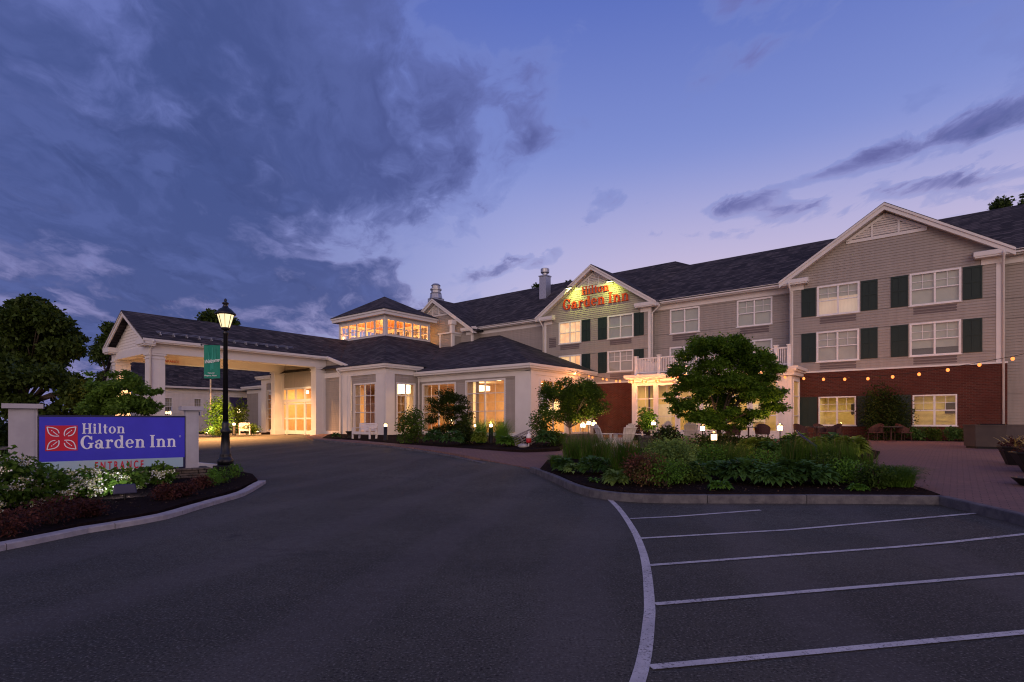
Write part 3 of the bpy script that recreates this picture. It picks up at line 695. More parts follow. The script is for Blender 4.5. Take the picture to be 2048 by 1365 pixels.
# main roof slopes
mb = MB()
def slope_roof(a0, a1, zr, vr, ve=37.44, ze=10.31, back_v=51.):
    mb.hexa([W(a0, ve, ze - .1), W(a0, vr, zr - .1), W(a1, vr, zr - .1), W(a1, ve, ze - .1)], [W(a0, ve, ze), W(a0, vr, zr), W(a1, vr, zr), W(a1, ve, ze)])
    mb.quad(W(a0, vr, zr), W(a0, back_v, ze), W(a1, back_v, ze), W(a1, vr, zr))
    mb.quad(W(a0, ve, ze), W(a0, vr, zr), W(a0, back_v, ze)); mb.quad(W(a1, ve, ze), W(a1, vr, zr), W(a1, back_v, ze))
slope_roof(-16, 18.4, 14.38, 44.); mb.build('roof', 'roof', H)
mb = MB(); slope_roof(18.4, 52, 15.10, 44.7)
mb.quad(W(18.4, 44.7, 15.1), W(16.9, 44.0, 14.385), W(18.4, 37.44, 10.315)); mb.quad(W(18.4, 44.7, 15.1), W(16.9, 44.0, 14.385), W(18.4, 51, 10.32)); mb.build('roof', 'roof', H)
# end and rear walls so the block is solid
mb = MB(); mb.quad(W(-16, 38, .3), W(-16, 50.5, .3), W(-16, 50.5, 10.3), W(-16, 38, 10.3)); mb.quad(W(-16, 50.5, .3), W(52, 50.5, .3), W(52, 50.5, 10.3), W(-16, 50.5, 10.3)); mb.quad(W(52, 50.5, .3), W(52, 38, .3), W(52, 38, 10.3), W(52, 50.5, 10.3)); mb.quad(W(44, 38, .3), W(52, 38, .3), W(52, 38, 10.3), W(44, 38, 10.3)); mb.build('rear_wall', 'siding', H)
# brick ground floor
PB = PV(36.94); ops = []
ops.append(window(H, PB, 4.5, 6.4, 1.42, 3.10, top_munt=True, fr=.07, sill=True)); ops.append(window(H, PB, .0, 1.88, 1.42, 3.07, top_munt=True, fr=.07))
mb = MB(); flat(mb, PB, -1.95, 7.52, FL - .3, 4.55, ops); mb.quad(W(-1.95, 36.94, .2), W(-1.95, 38, .2), W(-1.95, 38, 4.55), W(-1.95, 36.94, 4.55)); mb.build('brick_wall', 'brick', H)
mb = MB(); flat(mb, PV(37.24), 17.2, 21.95, FL - .3, 4.62); mb.build('brick_wall', 'brick', H)
for a0, a1, v in ((-1.97, 7.55, 36.9), (17.2, 22, 37.2)):
    mb = MB(); mb.ub(a0, a1, v - .02, v + .2, 4.55, 4.64); mb.build('band_board', 'trim', H)
mb = MB(); mb.ub(7.5, 7.72, 36.86, 37.0, FL, 4.6); mb.build('corner_board', 'trim', H)
for a0, a1 in ((6.47, 7.4), (3.5, 4.43), (1.95, 2.75)): shutter(H, PB, a0, a1, 1.36, 3.1)
def room(par, u0, u1, v0, v1, z0, z1, wall='in_wall', floor='in_floor', ceil='in_ceil', open_=(), name='interior'):
    mb = MB()
    if 'back' not in open_: mb.quad(W(u0, v1, z0), W(u1, v1, z0), W(u1, v1, z1), W(u0, v1, z1))
    if 'r' not in open_: mb.quad(W(u0, v0, z0), W(u0, v1, z0), W(u0, v1, z1), W(u0, v0, z1))
    if 'l' not in open_: mb.quad(W(u1, v0, z0), W(u1, v1, z0), W(u1, v1, z1), W(u1, v0, z1))
    o = mb.build('room_wall', wall, par)
    f = MB(); f.quad(W(u0, v0, z0), W(u1, v0, z0), W(u1, v1, z0), W(u0, v1, z0)); f.build('room_floor', floor, par)
    c = MB(); c.quad(W(u0, v0, z1), W(u1, v0, z1), W(u1, v1, z1), W(u0, v1, z1)); c.build('room_ceiling', ceil, par)
    return o
def ceil_light(par, u, v, z, e, r=.22, col=(1., .74, .42)):
    mb = MB(); mb.lathe([(r, 0), (r, .06), (r * .6, .08)], 14, W(u, v, z - .09)); mb.build('ceiling_lamp', 'ceil_lamp', par)
    o = light('AREA', W(u, v, z - .12), e, col, par, size=r * 2, shape='DISK'); return o
def ubox_part(par, name, m, *b, label=None):
    mb = MB(); mb.ub(*b); return mb.build(name, m, par, label=label)
for (a0, a1) in ((4.3, 6.6), (-.3, 2.1)):
    room(H, a0, a1, 37.02, 40.2, .7, 3.2, 'in_yel', 'in_floor', 'in_white')
    ceil_light(H, (a0 + a1) / 2, 38.6, 3.2, 18, .25, (1., .78, .42))
    mb = MB(); mb.ub(a0 + .2, a1 - .3, 39.2, 39.8, 1.35, 1.42); mb.ub(a0 + .3, a0 + .4, 39.3, 39.7, .7, 1.35); mb.ub(a1 - .6, a1 - .5, 39.3, 39.7, .7, 1.35); mb.build('desk', 'in_wood', H)
    mb = MB(); mb.ub(a0 + .25, a0 + .85, 40.12, 40.18, 2.1, 2.75); mb.build('wall_picture', 'in_dark', H)
mb = MB()
for k in range(13): mb.ub(.08, 1.8, 37.06, 37.10, 1.5 + k * .065, 1.512 + k * .065)
mb.build('window_blind', 'in_dark', H, label='half raised slatted blind in the right ground floor window')

# roof-top items belong to the hotel roof
mb = MB(); c = W(29.8, 41.9, 0); mb.ub(29.42, 30.18, 41.52, 42.28, 12.4, 15.15); o = mb.build('chimney', 'steel', H)
mb = MB(); mb.ub(29.36, 30.24, 41.46, 42.34, 15.08, 15.18); mb.lathe([(.24, 0), (.24, .3)], 14, W(29.8, 41.9, 15.17)); mb.lathe([(.36, .26), (.40, .31), (.40, .62), (.36, .67)], 16, W(29.8, 41.9, 15.17)); mb.build('chimney_cap', 'steel', o)
mb = MB(); mb.ub(41.8, 43., 39.4, 40.6, 12., 14.5); o = mb.build('chimney', 'steel', H)
mb = MB(); q = W(42.4, 40, 0)
mb.lathe([(.66, 14.4), (.70, 14.46), (.58, 14.95), (.62, 15.0), (.50, 15.08), (.50, 15.35), (.60, 15.38), (.60, 15.5), (.44, 15.55), (.44, 15.8), (.50, 15.85), (.34, 16.02)], 12, q); mb.build('chimney_cap', 'steel', o)

# ------------------------------------------------------------------ serif lettering
def ring(cx, cy, ro, ri, a0, a1, n=18):
    out = []
    for k in range(n):
        t0, t1 = R(a0 + (a1 - a0) * k / n), R(a0 + (a1 - a0) * (k + 1) / n)
        out.append([(cx + ri[0] * math.cos(t0), cy + ri[1] * math.sin(t0)), (cx + ro[0] * math.cos(t0), cy + ro[1] * math.sin(t0)), (cx + ro[0] * math.cos(t1), cy + ro[1] * math.sin(t1)), (cx + ri[0] * math.cos(t1), cy + ri[1] * math.sin(t1))])
    return out
def rc(x0, y0, x1, y1): return [(x0, y0), (x1, y0), (x1, y1), (x0, y1)]
def disc(cx, cy, r, n=12): return [(cx + r * math.cos(2 * math.pi * k / n), cy + r * math.sin(2 * math.pi * k / n)) for k in range(n)]
FLAG = lambda x, y: [(x - .1, y - .055), (x, y - .075), (x, y), (x - .1, y - .02)]
GL = {
 'H': (.92, [rc(.09, 0, .29, 1), rc(.62, 0, .82, 1), rc(0, 0, .38, .07), rc(.53, 0, .91, .07), rc(0, .93, .38, 1), rc(.53, .93, .91, 1), rc(.29, .46, .62, .54)]),
 'I': (.46, [rc(.1, 0, .31, 1), rc(0, 0, .41, .07), rc(0, .93, .41, 1)]),
 'i': (.42, [rc(.1, 0, .29, .68), rc(0, 0, .38, .065), FLAG(.1, .68), disc(.19, .87, .115)]),
 'l': (.42, [rc(.1, 0, .29, 1), rc(0, 0, .38, .065), FLAG(.1, 1)]),
 't': (.48, [rc(.11, .08, .30, .9), rc(0, .61, .44, .68)] + ring(.30, .14, (.19, .15), (.02, .08), 180, 320, 8)),
 'o': (.72, ring(.35, .34, (.35, .355), (.155, .29), 0, 360, 30)),
 'n': (.84, [rc(.1, 0, .29, .68), rc(0, 0, .37, .065), FLAG(.1, .68), rc(.53, 0, .72, .45), rc(.44, 0, .8, .065)] + ring(.44, .44, (.28, .25), (.10, .16), 0, 150, 14)),
 'r': (.62, [rc(.1, 0, .29, .68), rc(0, 0, .4, .065), FLAG(.1, .68), disc(.50, .57, .105)] + ring(.44, .44, (.22, .25), (.15, .15), 60, 165, 10)),
 'd': (.82, [rc(.50, 0, .69, 1), FLAG(.50, 1), rc(.69, 0, .79, .065)] + ring(.34, .34, (.34, .355), (.14, .28), 20, 340, 26)),
 'e': (.70, [rc(.12, .335, .62, .40)] + ring(.34, .34, (.34, .355), (.15, .285), 8, 320, 26)),
 'a': (.74, [rc(.42, .06, .60, .46), rc(.6, 0, .72, .07), rc(.46, 0, .6, .12), disc(.12, .52, .09)] + ring(.34, .44, (.26, .25), (.09, .18), 0, 165, 14) + ring(.26, .20, (.26, .215), (.09, .14), 0, 360, 20)),
 'G': (1.0, [rc(.68, .06, .88, .42), rc(.54, .38, .98, .45), rc(.80, .66, .87, .97)] + ring(.48, .5, (.48, .53), (.25, .45), 32, 325, 30)),
}
def letters(par, text, org, xd, yd, nd, h, mname, sp=.07, depth=.03, wscale=1., space=.32):
    """one mesh per letter: org + x*xd + y*yd, raised along nd"""
    x = 0.
    for ch in text:
        if ch == ' ': x += space; continue
        wdt, parts = GL[ch]; mb = MB()
        for k, poly in enumerate(parts):
            dd = depth + (k % 7) * .0006
            b = [org + xd * ((x + p[0]) * h * wscale) + yd * (p[1] * h) for p in poly]
            mb.hexa(b, [q + nd * dd for q in b])
        mb.build('letter', mname, par); x += wdt + sp
    return x * h * wscale
def text_w(t, sp=.07, space=.32): return sum(space if c == ' ' else GL[c][0] + sp for c in t)
def font_mesh(name, txt, size, m, par, org, xd, yd, nd, depth=.004, shear=0., xs=1., bold=0.):
    cu = bpy.data.curves.new("t", 'FONT'); cu.body = txt; cu.size = size; cu.shear = shear; cu.extrude = depth; cu.offset = bold
    ob = bpy.data.objects.new("t", cu); COL.objects.link(ob)
    dg = bpy.context.evaluated_depsgraph_get(); me = bpy.data.meshes.new_from_object(ob.evaluated_get(dg)); bpy.data.objects.remove(ob)
    org0 = ORG.get(par.name, Vector()) if par else Vector()
    for v in me.vertices: c_ = v.co.copy(); v.co = org + xd * (c_.x * xs) + yd * c_.y + nd * (c_.z + depth) - org0
    me.name = name; o = bpy.data.objects.new(name, me); COL.objects.link(o); o.parent = par; me.materials.clear(); me.materials.append(M[m]); return o
XD, ND, ZD = Vector((-UX, -UY, 0)), Vector((-VX, -VY, 0)), Vector((0, 0, 1))   # reading direction and outward normal on the facade
S = thing('wall_sign', 'raised red serif hotel name on the floodlit gable', 'sign', W(21.88, 37.26, 10.6), 0, None, True)
wsc = (24.70 - 18.82) / (text_w('Garden Inn') * .82)
letters(S, 'Garden Inn', W(24.70, 37.26, 10.62), XD, ZD, ND, .82, 'letter_red', depth=.07, wscale=wsc)
letters(S, 'Hilton', W(22.95, 37.26, 11.58), XD, ZD, ND, .62, 'letter_red', depth=.07, wscale=(22.95 - 20.5) / (text_w('Hilton') * .62))
for i, (u, z) in enumerate(((23.75, 12.15), (20.15, 12.10))):
    F = thing('sign_floodlight', ('left' if i == 0 else 'right') + ' slim black floodlight bar above the red letters on the gable', 'floodlight', W(u, 36.75, z), 0, 'floodlights above the gable sign', True)
    mb = MB(); mb.ub(u - .28, u + .28, 36.52, 36.66, z - .03, z + .07); mb.build('lamp_housing', 'blackp', F)
    mb = MB(); mb.ub(u - .02, u + .02, 36.6, 37.28, z + .0, z + .04); mb.build('bracket', 'blackp', F)
    mb = MB(); mb.ub(u - .24, u + .24, 36.55, 36.65, z - .045, z - .031); mb.build('lamp_face', 'spot_glow', F)
    l = light('AREA', W(u, 36.5, z - .08), 38, (.90, 1., .16), F, size=.4, size_y=.1, shape='RECTANGLE', spread=R(150)); aim(l, W(u * .75 + 21.9 * .25, 37.3, z - 1.0) - W(u, 36.5, z))

# ------------------------------------------------------------------ sunroom with balcony between the gables
SR = thing('sunroom', 'white framed sunroom with lit yellow glazing under a picketed roof terrace', 'sunroom', W(12.4, 35, FL), 0, None, True)
P = PV(34.8); ops = []
bays = [(15.75, 17.1), (14.25, 15.6), (12.75, 14.1), (11.25, 12.6), (9.75, 11.1), (8.15, 9.6)]
for a0, a1 in bays: ops.append(window(SR, P, a0, a1, 1.05, 4.15, mull=(), rails=(.30, .70), munt_v=(.5,), munt_h=(.5,), fr=.08, glass='glass_s', sill=False))
mb = MB(); flat(mb, P, 7.4, 17.4, FL - .3, 4.3, ops)
for a in (17.25, 15.67, 14.17, 12.67, 11.17, 9.67, 7.78): pbox(mb, P, a - (.15 if a in (17.25, 7.78) else .09), a + (.15 if a in (17.25, 7.78) else .09), FL - .2, 4.3, 0, .06)
mb.build('front_wall', 'trim', SR)
mb = MB(); P2 = PU(7.4); o1 = window(SR, P2, 35.1, 36.7, 1.05, 4.1, mull=(), rails=(.3, .7), fr=.1, glass='glass_s', sill=False); flat(mb, P2, 34.8, 37, FL - .3, 4.3, [o1]); mb.build('side_wall', 'trim', SR)
mb = MB(); mb.quad(W(17.4, 34.8, .2), W(17.4, 38, .2), W(17.4, 38, 4.3), W(17.4, 34.8, 4.3)); mb.build('side_wall', 'trim', SR)
mb = MB(); mb.ub(7.2, 17.6, 34.55, 38, 4.3, 4.52); mb.ub(7.1, 17.7, 34.4, 38, 4.52, 4.62); mb.ub(7.0, 17.8, 34.3, 38, 4.62, 4.80); mb.build('cornice', 'trim', SR)
room(SR, 7.45, 17.35, 34.86, 38., .6, 4.28, 'in_yel', 'in_floor', 'in_yel')
for u in (16, 13.2, 10.6, 8.6): ceil_light(SR, u, 36.6, 4.28, 20, .2, (1., .76, .32))
for u0, u1, z0, z1 in ((15.9, 16.9, .7, 2.9), (13.2, 14.2, .7, 2.9), (9.6, 10.6, 1.6, 2.8)):
    ubox_part(SR, 'inner_door', 'in_white', u0, u1, 37.9, 37.97, z0, z1)
mb = MB(); mb.lathe([(.10, 0), (.14, .05), (.14, .28), (.09, .34)], 10, W(8.75, 35.6, 2.6)); mb.build('hanging_lamp', 'ceil_lamp', SR)
# balcony railing
BR = thing('balcony_railing', 'white picket balustrade round the terrace over the sunroom', 'railing', W(12.4, 34.8, 4.8), 0, None, True)
Pr = PV(34.7)
posts = [17.05, 15.4, 13.6, 11.8, 10., 8.2, 7.5]
for a in posts:
    mb = MB(); mb.ub(a - .09, a + .09, 34.6, 34.78, 4.8, 6.02); mb.ub(a - .13, a + .13, 34.56, 34.82, 6.02, 6.08); mb.build('post', 'vinyl', BR)
mb = MB(); mb.ub(7.5, 17.05, 34.65, 34.73, 5.86, 5.94); mb.ub(7.5, 17.05, 34.66, 34.72, 4.93, 4.99); mb.ub(17.02, 17.08, 34.78, 38, 5.86, 5.94); mb.ub(17.02, 17.08, 34.78, 38, 4.93, 4.99); mb.build('rail', 'vinyl', BR)
mb = MB(); k = 7.62
while k < 17.:
    mb.ub(k - .018, k + .018, 34.675, 34.711, 4.99, 5.86); k += .115
k = 34.9
while k < 37.9: mb.ub(17.03, 17.066, k - .018, k + .018, 4.99, 5.86); k += .115
o = mb.build('pickets', 'vinyl', BR); o['kind'] = 'stuff'

# ------------------------------------------------------------------ lobby building: pavilion, bays, cupola
L = thing('lobby_building', 'single storey lobby with tall lit windows, hip shingle roof and glazed cupola', 'building', W(32, 29, FL), 0, None, True)
TALL = dict(rails=(.415, .765), munt_v=(.5,), munt_h=(.59,), fr=.13, fm='trim', sill=True)
P = PV(29.15); ops = [window(L, P, 24.01, 27.8, .8, 4.62, **TALL), window(L, P, 28.76, 32.41, .8, 4.58, **TALL)]
mb = MB(); clap(mb, P, 22.3, 32.9, .9, 4.72, ops); mb.build('siding_wall', 'siding', L)
mb = MB(); pbox(mb, P, 21.95, 23.15, FL - .2, 5.0, -.1, .06); pbox(mb, P, 22.3, 32.9, 4.72, 5.06, -.1, .05); pbox(mb, P, 22.3, 32.9, FL - .2, .88, -.1, .045); pbox(mb, P, 21.95, 32.9, 5.06, 5.26, -.1, .16); mb.build('trim_board', 'trim', L)
PR = PU(21.9); ops = [window(L, PR, 30.2, 33.4, .8, 4.55, **TALL), window(L, PR, 34.0, 36.8, .8, 4.55, **TALL)]
mb = MB(); flat(mb, PR, 29.2, 37.3, FL - .2, 5.05, ops); pbox(mb, PR, 29.1, 29.7, FL - .2, 5.0, -.05, .06); pbox(mb, PR, 29.1, 37.3, 4.78, 5.06, 0, .05); pbox(mb, PR, 29, 37.3, 5.06, 5.26, -.1, .16); mb.build('side_wall', 'trim', L)
def eave(par, u0, u1, v0, v1, z, sides, back=.5, g=.16):
    """stepped fascia and gutter along the listed sides of an eave rectangle"""
    mb = MB()
    if 'f' in sides:
        mb.ub(u0, u1, v0, v0 + .14, z - g, z); mb.ub(u0 + .06, u1 - .06, v0 + .07, v0 + .2, z - g - .13, z - g); mb.ub(u0 + .1, u1 - .1, v0 + .15, v0 + back, z - g - .15, z - g - .10)
    if 'r' in sides:
        mb.ub(u0 - .001, u0 + .139, v0 + .14, v1, z - g, z - .001); mb.ub(u0 + .07, u0 + .2, v0 + .2, v1, z - g - .129, z - g); mb.ub(u0 + .15, u0 + back, v0 + .2, v1, z - g - .149, z - g - .101)
    if 'l' in sides:
        mb.ub(u1 - .139, u1 + .001, v0 + .14, v1, z - g, z - .001); mb.ub(u1 - .2, u1 - .07, v0 + .2, v1, z - g - .129, z - g); mb.ub(u1 - back, u1 - .15, v0 + .2, v1, z - g - .149, z - g - .101)
    return mb.build('gutter', 'trim', par)
eave(L, 21.5, 32.9, 28.56, 37.4, 5.46, 'fr')
mb = MB(); E, RZ, RV, RU = 5.47, 9.42, 38.0, 32.0
mb.quad(W(21.5, 28.56, E), W(34, 28.56, E), W(42, RV, RZ), W(RU, RV, RZ)); mb.quad(W(21.5, 28.56, E), W(RU, RV, RZ), W(21.5, 38, E)); mb.build('roof', 'roof', L)
# siding clad vent box on the roof
mb = MB(); clap(mb, PV(35.9), 35.9, 37.5, 8.1, 9.7); clap(mb, PU(35.9), 35.9, 38, 8.1, 9.7); o = mb.build('roof_vent_box', 'siding', L)
mb = MB()
for u in (35.88, 37.4): mb.ub(u - .03, u + .15, 35.84, 35.99, 8.0, 9.72)
mb.ub(35.84, 35.9, 35.99, 36.15, 8.0, 9.72); mb.ub(35.84, 35.9, 37.8, 38, 8.0, 9.72); mb.ub(35.75, 37.65, 35.75, 38, 9.72, 9.86); mb.ub(35.85, 35.95, 35.95, 38, 9.55, 9.72); mb.build('trim_board', 'trim', o)
mb = MB(); mb.ub(36.1, 36.45, 36.1, 36.45, 9.86, 10.6); mb.ub(36.0, 36.55, 36.0, 36.55, 10.6, 11.0); mb.build('flue', 'trim', o)
# entrance bay, right part (front wall v=26, right wall u=32.9)
P = PV(26.); ops = [window(L, P, 34.05, 36.85, .75, 4.62, **TALL)]
mb = MB(); clap(mb, P, 33.98, 37.1, .9, 5.22, ops); mb.build('siding_wall', 'siding', L)
mb = MB(); clap(mb, P, 38.7, 41.2, .9, 5.22); mb.build('siding_wall', 'siding', L)
mb = MB()
for a0, a1 in ((32.86, 33.98), (37.15, 38.7)): pbox(mb, P, a0, a1, FL - .2, 5.25, -.1, .09)
pbox(mb, P, 37.55, 38.3, FL - .1, 5.25, .09, .14); pbox(mb, P, 32.86, 40.8, 5.22, 5.62, -.1, .11); pbox(mb, P, 32.9, 40.8, FL - .2, .88, -.1, .06); mb.build('trim_board', 'trim', L)
PR = PU(32.9); ops = [window(L, PR, 26.95, 28.85, .75, 4.62, **TALL)]
mb = MB(); clap(mb, PR, 26, 29.15, .9, 5.22, ops); mb.build('siding_wall', 'siding', L)
mb = MB(); pbox(mb, PR, 25.91, 26.75, FL - .2, 5.25, -.1, .09); pbox(mb, PR, 25.9, 29.1, 5.22, 5.62, -.1, .11); pbox(mb, PR, 26, 29.1, FL - .2, .88, -.1, .06); mb.build('trim_board', 'trim', L)
eave(L, 32.45, 38.4, 25.55, 29.3, 5.92, 'fr')
eave(L, 49.0, 51.9, 25.55, 29.3, 5.92, 'fl')
# left part of the entrance bay and left pavilion wing
ops = [window(L, P, 49.25, 50.4, .75, 4.62, mull=(), rails=(.3, .55, .78), fr=.1, fm='trim')]
mb = MB(); clap(mb, P, 48.6, 51.3, .9, 5.22, ops); mb.build('siding_wall', 'siding', L)
mb = MB(); pbox(mb, P, 50.45, 51.34, FL - .2, 5.25, -.1, .09); pbox(mb, P, 48.5, 51.34, 5.22, 5.62, -.1, .11); pbox(mb, P, 48.5, 49.2, FL - .2, 5.2, -.1, .05); mb.build('trim_board', 'trim', L)
P3 = PV(29.15); ops = [window(L, P3, 53.6, 56.6, .8, 4.6, **TALL)]
mb = MB(); clap(mb, P3, 51.3, 60.9, .9, 4.8, ops); mb.build('siding_wall', 'siding', L)
mb = MB(); pbox(mb, P3, 57.4, 58.3, FL - .2, 4.9, -.1, .08); pbox(mb, P3, 51.3, 60.9, 4.72, 5.1, -.1, .05); mb.build('trim_board', 'trim', L)
eave(L, 51.5, 61.2, 28.56, 36, 5.46, 'f')
mb = MB(); mb.quad(W(51, 28.56, 5.47), W(61.4, 28.56, 5.47), W(56, 38, 9.4), W(48, 38, 9.4)); mb.quad(W(61.4, 28.56, 5.47), W(56, 38, 9.4), W(61.4, 38, 5.47)); mb.build('roof', 'roof', L)
# big hip roof under the cupola
mb = MB(); a = [(32.4, 25.5), (51.95, 25.5), (51.95, 40), (32.4, 40)]; b = [(38.7, 30.5), (45.5, 30.5), (45.5, 35.7), (38.7, 35.7)]
for k in range(4): mb.quad(W(*a[k], 5.93), W(*a[(k + 1) % 4], 5.93), W(*b[(k + 1) % 4], 9.16), W(*b[k], 9.16))
mb.build('hip_roof', 'roof', L)
# cupola
CU = L
zb, ztp = 9.16, 10.62
def cupwin(P, a0, a1):
    ops = []; n = 5; g_ = .05; wd = (a1 - a0 - .42 - g_ * (n - 1)) / n; x = a0 + .21
    for k in range(n):
        ops.append(window(L, P, x, x + wd, zb + .14, ztp, mull=(), rails=(.45,), munt_v=(.5,), munt_h=(), fr=.06, fm='trim', sill=False)); x += wd + g_
    mb = MB(); flat(mb, P, a0, a1, zb - .4, 10.95, ops); mb.build('cupola_wall', 'trim', L)
cupwin(PV(30.5), 38.7, 45.5); cupwin(PU(38.7), 30.5, 35.7); cupwin(PVb(35.7), 38.7, 45.5); cupwin(PUb(45.5), 30.5, 35.7)
for a_, b_ in ((38.66, 30.46), (45.34, 30.46), (38.66, 35.54)): mb = MB(); mb.ub(a_, a_ + .2, b_, b_ + .2, zb - .3, 10.9); mb.build('corner_board', 'trim', L)
mb = MB(); mb.ub(38.2, 46.0, 30.0, 36.2, 10.93, 11.3); mb.ub(38.12, 46.08, 29.92, 36.28, 11.18, 11.34); mb.build('cornice', 'trim', L)
mb = MB(); ap = W(42.1, 33.1, 13.47); q = [(38.05, 29.85), (46.15, 29.85), (46.15, 36.35), (38.05, 36.35)]
for k in range(4): mb.quad(W(*q[k], 11.35), W(*q[(k + 1) % 4], 11.35), ap)
mb.build('cupola_roof', 'roof', L)
mb = MB(); mb.quad(W(38.8, 30.6, 10.9), W(45.4, 30.6, 10.9), W(45.4, 35.6, 10.9), W(38.8, 35.6, 10.9)); mb.build('cupola_ceiling', 'in_wood', L)
mb = MB(); mb.quad(W(38.8, 30.6, 9.3), W(45.4, 30.6, 9.3), W(45.4, 35.6, 9.3), W(38.8, 35.6, 9.3)); mb.build('cupola_floor', 'in_wall', L)
for u, v in ((40.2, 31.9), (44, 31.9), (40.2, 34.3), (44, 34.3)): light('POINT', W(u, v, 9.75), 170, (1., .47, .13), L, shadow_soft_size=.25)
# interior of lobby
room(L, 22.0, 61, 29.25, 36.8, .55, 4.9, 'in_wall', 'in_floor', 'in_ceil', ('r',))
room(L, 33.0, 41.2, 26.08, 29.3, .55, 5.0, 'in_wall', 'in_floor', 'in_ceil', ('back', 'r'))
room(L, 41.6, 48.8, 26.08, 30.5, .55, 5.0, 'in_ent', 'in_floor', 'in_ceil')
for u, v, e in ((24.5, 31, 60), (27.5, 32.5, 80), (30.5, 31, 80), (35, 28.5, 70), (38, 30.5, 60), (25, 34.5, 60), (55, 31, 40)): ceil_light(L, u, v, 4.9, e * 3.3, col=(1., .56, .21))
for u in (43.2, 45.2, 47.2): ceil_light(L, u, 27.8, 5.0, 100, .2, (1., .55, .20))
# glowing ceiling cove, columns, curtains, pictures and bar furniture inside
mb = MB(); mb.ub(34.0, 35.6, 28.4, 29.3, 3.9, 4.7); mb.build('cove_light', 'ceil_lamp', L)
mb = MB(); mb.ub(30.2, 31.4, 33.5, 34.6, 4.2, 4.6); mb.build('cove_light', 'ceil_lamp', L)
for b in ((27.2, 27.75, 29.3, 29.5), (26.6, 27.0, 29.3, 29.5), (31.9, 32.4, 29.3, 29.5), (36.2, 36.8, 26.1, 26.3)):
    mb = MB(); n = 7
    for k in range(n):
        a0 = b[0] + (b[1] - b[0]) * k / n; a1 = b[0] + (b[1] - b[0]) * (k + 1) / n; mb.quad(W(a0, b[2] + .06 * (k % 2), .6), W(a1, b[2] + .06 * ((k + 1) % 2), .6), W(a1, b[2] + .06 * ((k + 1) % 2), 4.6), W(a0, b[2] + .06 * (k % 2), 4.6))
    mb.build('curtain', 'in_curt', L)
for u0, u1, v, z0, z1, m in ((24.6, 25.8, 36.7, 1.9, 3.3, 'in_white'), (28.6, 30.2, 36.7, 1.8, 3.2, 'in_wood'), (34.2, 35.2, 36.7, 1.8, 3.2, 'in_dark'), (36.2, 37.4, 36.7, 2.2, 3.2, 'in_wood')):
    ubox_part(L, 'wall_picture', m, u0, u1, v - .06, v, z0, z1)
for u in (26.2, 30.9, 38.6): ubox_part(L, 'inner_column', 'in_white', u - .2, u + .2, 33, 33.4, .55, 4.9)
mb = MB(); mb.ub(24.2, 28.6, 33.6, 34.2, .55, 1.6); mb.ub(24.1, 28.7, 33.5, 34.3, 1.6, 1.66); mb.build('bar_counter', 'in_wood', L)
mb = MB(); mb.ub(33.4, 36.4, 31.4, 32.2, .55, 1.55); mb.build('front_desk', 'in_wood', L)
mb = MB(); mb.ub(24.3, 25.2, 34.6, 34.75, 2.3, 2.8); mb.build('lit_shelf', 'ceil_lamp', L)
for u in (29.4, 31.2):
    mb = MB(); mb.lathe([(.02, 0), (.02, .45), (.22, .5), (.14, .85)], 10, W(u, 31.2, 1.2)); mb.build('table_lamp', 'ceil_lamp', L)
    mb = MB(); mb.ub(u - .35, u + .35, 30.9, 31.5, 1.12, 1.18); mb.ub(u - .05, u + .05, 31.15, 31.25, .55, 1.12); mb.build('side_table', 'in_wood', L)
# entrance doors
P = PV(26.0); D = MB()
for a0, a1, z0, z1, d0, d1 in [(42.2, 48.6, 4.5, 4.66, -.1, .06), (42.2, 48.6, 3.36, 3.62, -.1, .05), (42.2, 42.45, FL, 4.5, -.1, .05), (48.35, 48.6, FL, 4.5, -.1, .05)] + [(x - .09, x + .09, 3.62, 4.5, -.1, .04) for x in (43.9, 45.4, 46.9)] + [(x - .07, x + .07, FL, 3.36, -.1, .04) for x in (43.9, 46.9)]:
    pbox(D, P, a0, a1, z0, z1, d0, d1)
DO = D.build('door_frame', 'trim', L); g = MB(); g.quad(P(42.4, 3.6, -.04), P(48.4, 3.6, -.04), P(48.4, 4.5, -.04), P(42.4, 4.5, -.04)); g.build('pane', 'glass', DO)
for a0, a1 in ((42.46, 43.82), (43.98, 45.39), (45.41, 46.82), (46.98, 48.34)):
    mb = MB()
    for b in ((a0, a0 + .11, FL + .05, 3.3), (a1 - .11, a1, FL + .05, 3.3), (a0 + .11, a1 - .11, FL + .05, FL + .38), (a0 + .11, a1 - .11, 3.16, 3.3), (a0 + .11, a1 - .11, 1.86, 2.0)): pbox(mb, P, *b, -.07, .0)
    do = mb.build('door', 'trim', L); g = MB(); g.quad(P(a0 + .1, .8, -.04), P(a1 - .1, .8, -.04), P(a1 - .1, 3.2, -.04), P(a0 + .1, 3.2, -.04)); g.build('pane', 'glass', do)
mb = MB(); clap(mb, P, 41.2, 48.7, 4.66, 7.6); mb.build('siding_wall', 'siding', L)
mb = MB(); pbox(mb, P, 41.2, 42.2, FL - .2, 4.7, -.1, .07); mb.build('trim_board', 'trim', L)
mb = MB(); clap(mb, P, 36.9, 41.2, 5.62, 7., (), lambda z: (37.3 + (z - 6.0) * 3.1, 41.2)); mb.build('siding_wall', 'siding', L)
for u in (38.75, 32.75):
    pipe(L, P if u > 35 else PV(29.15), u - .5 if u > 35 else 32.6, 5.85, FL, .2)
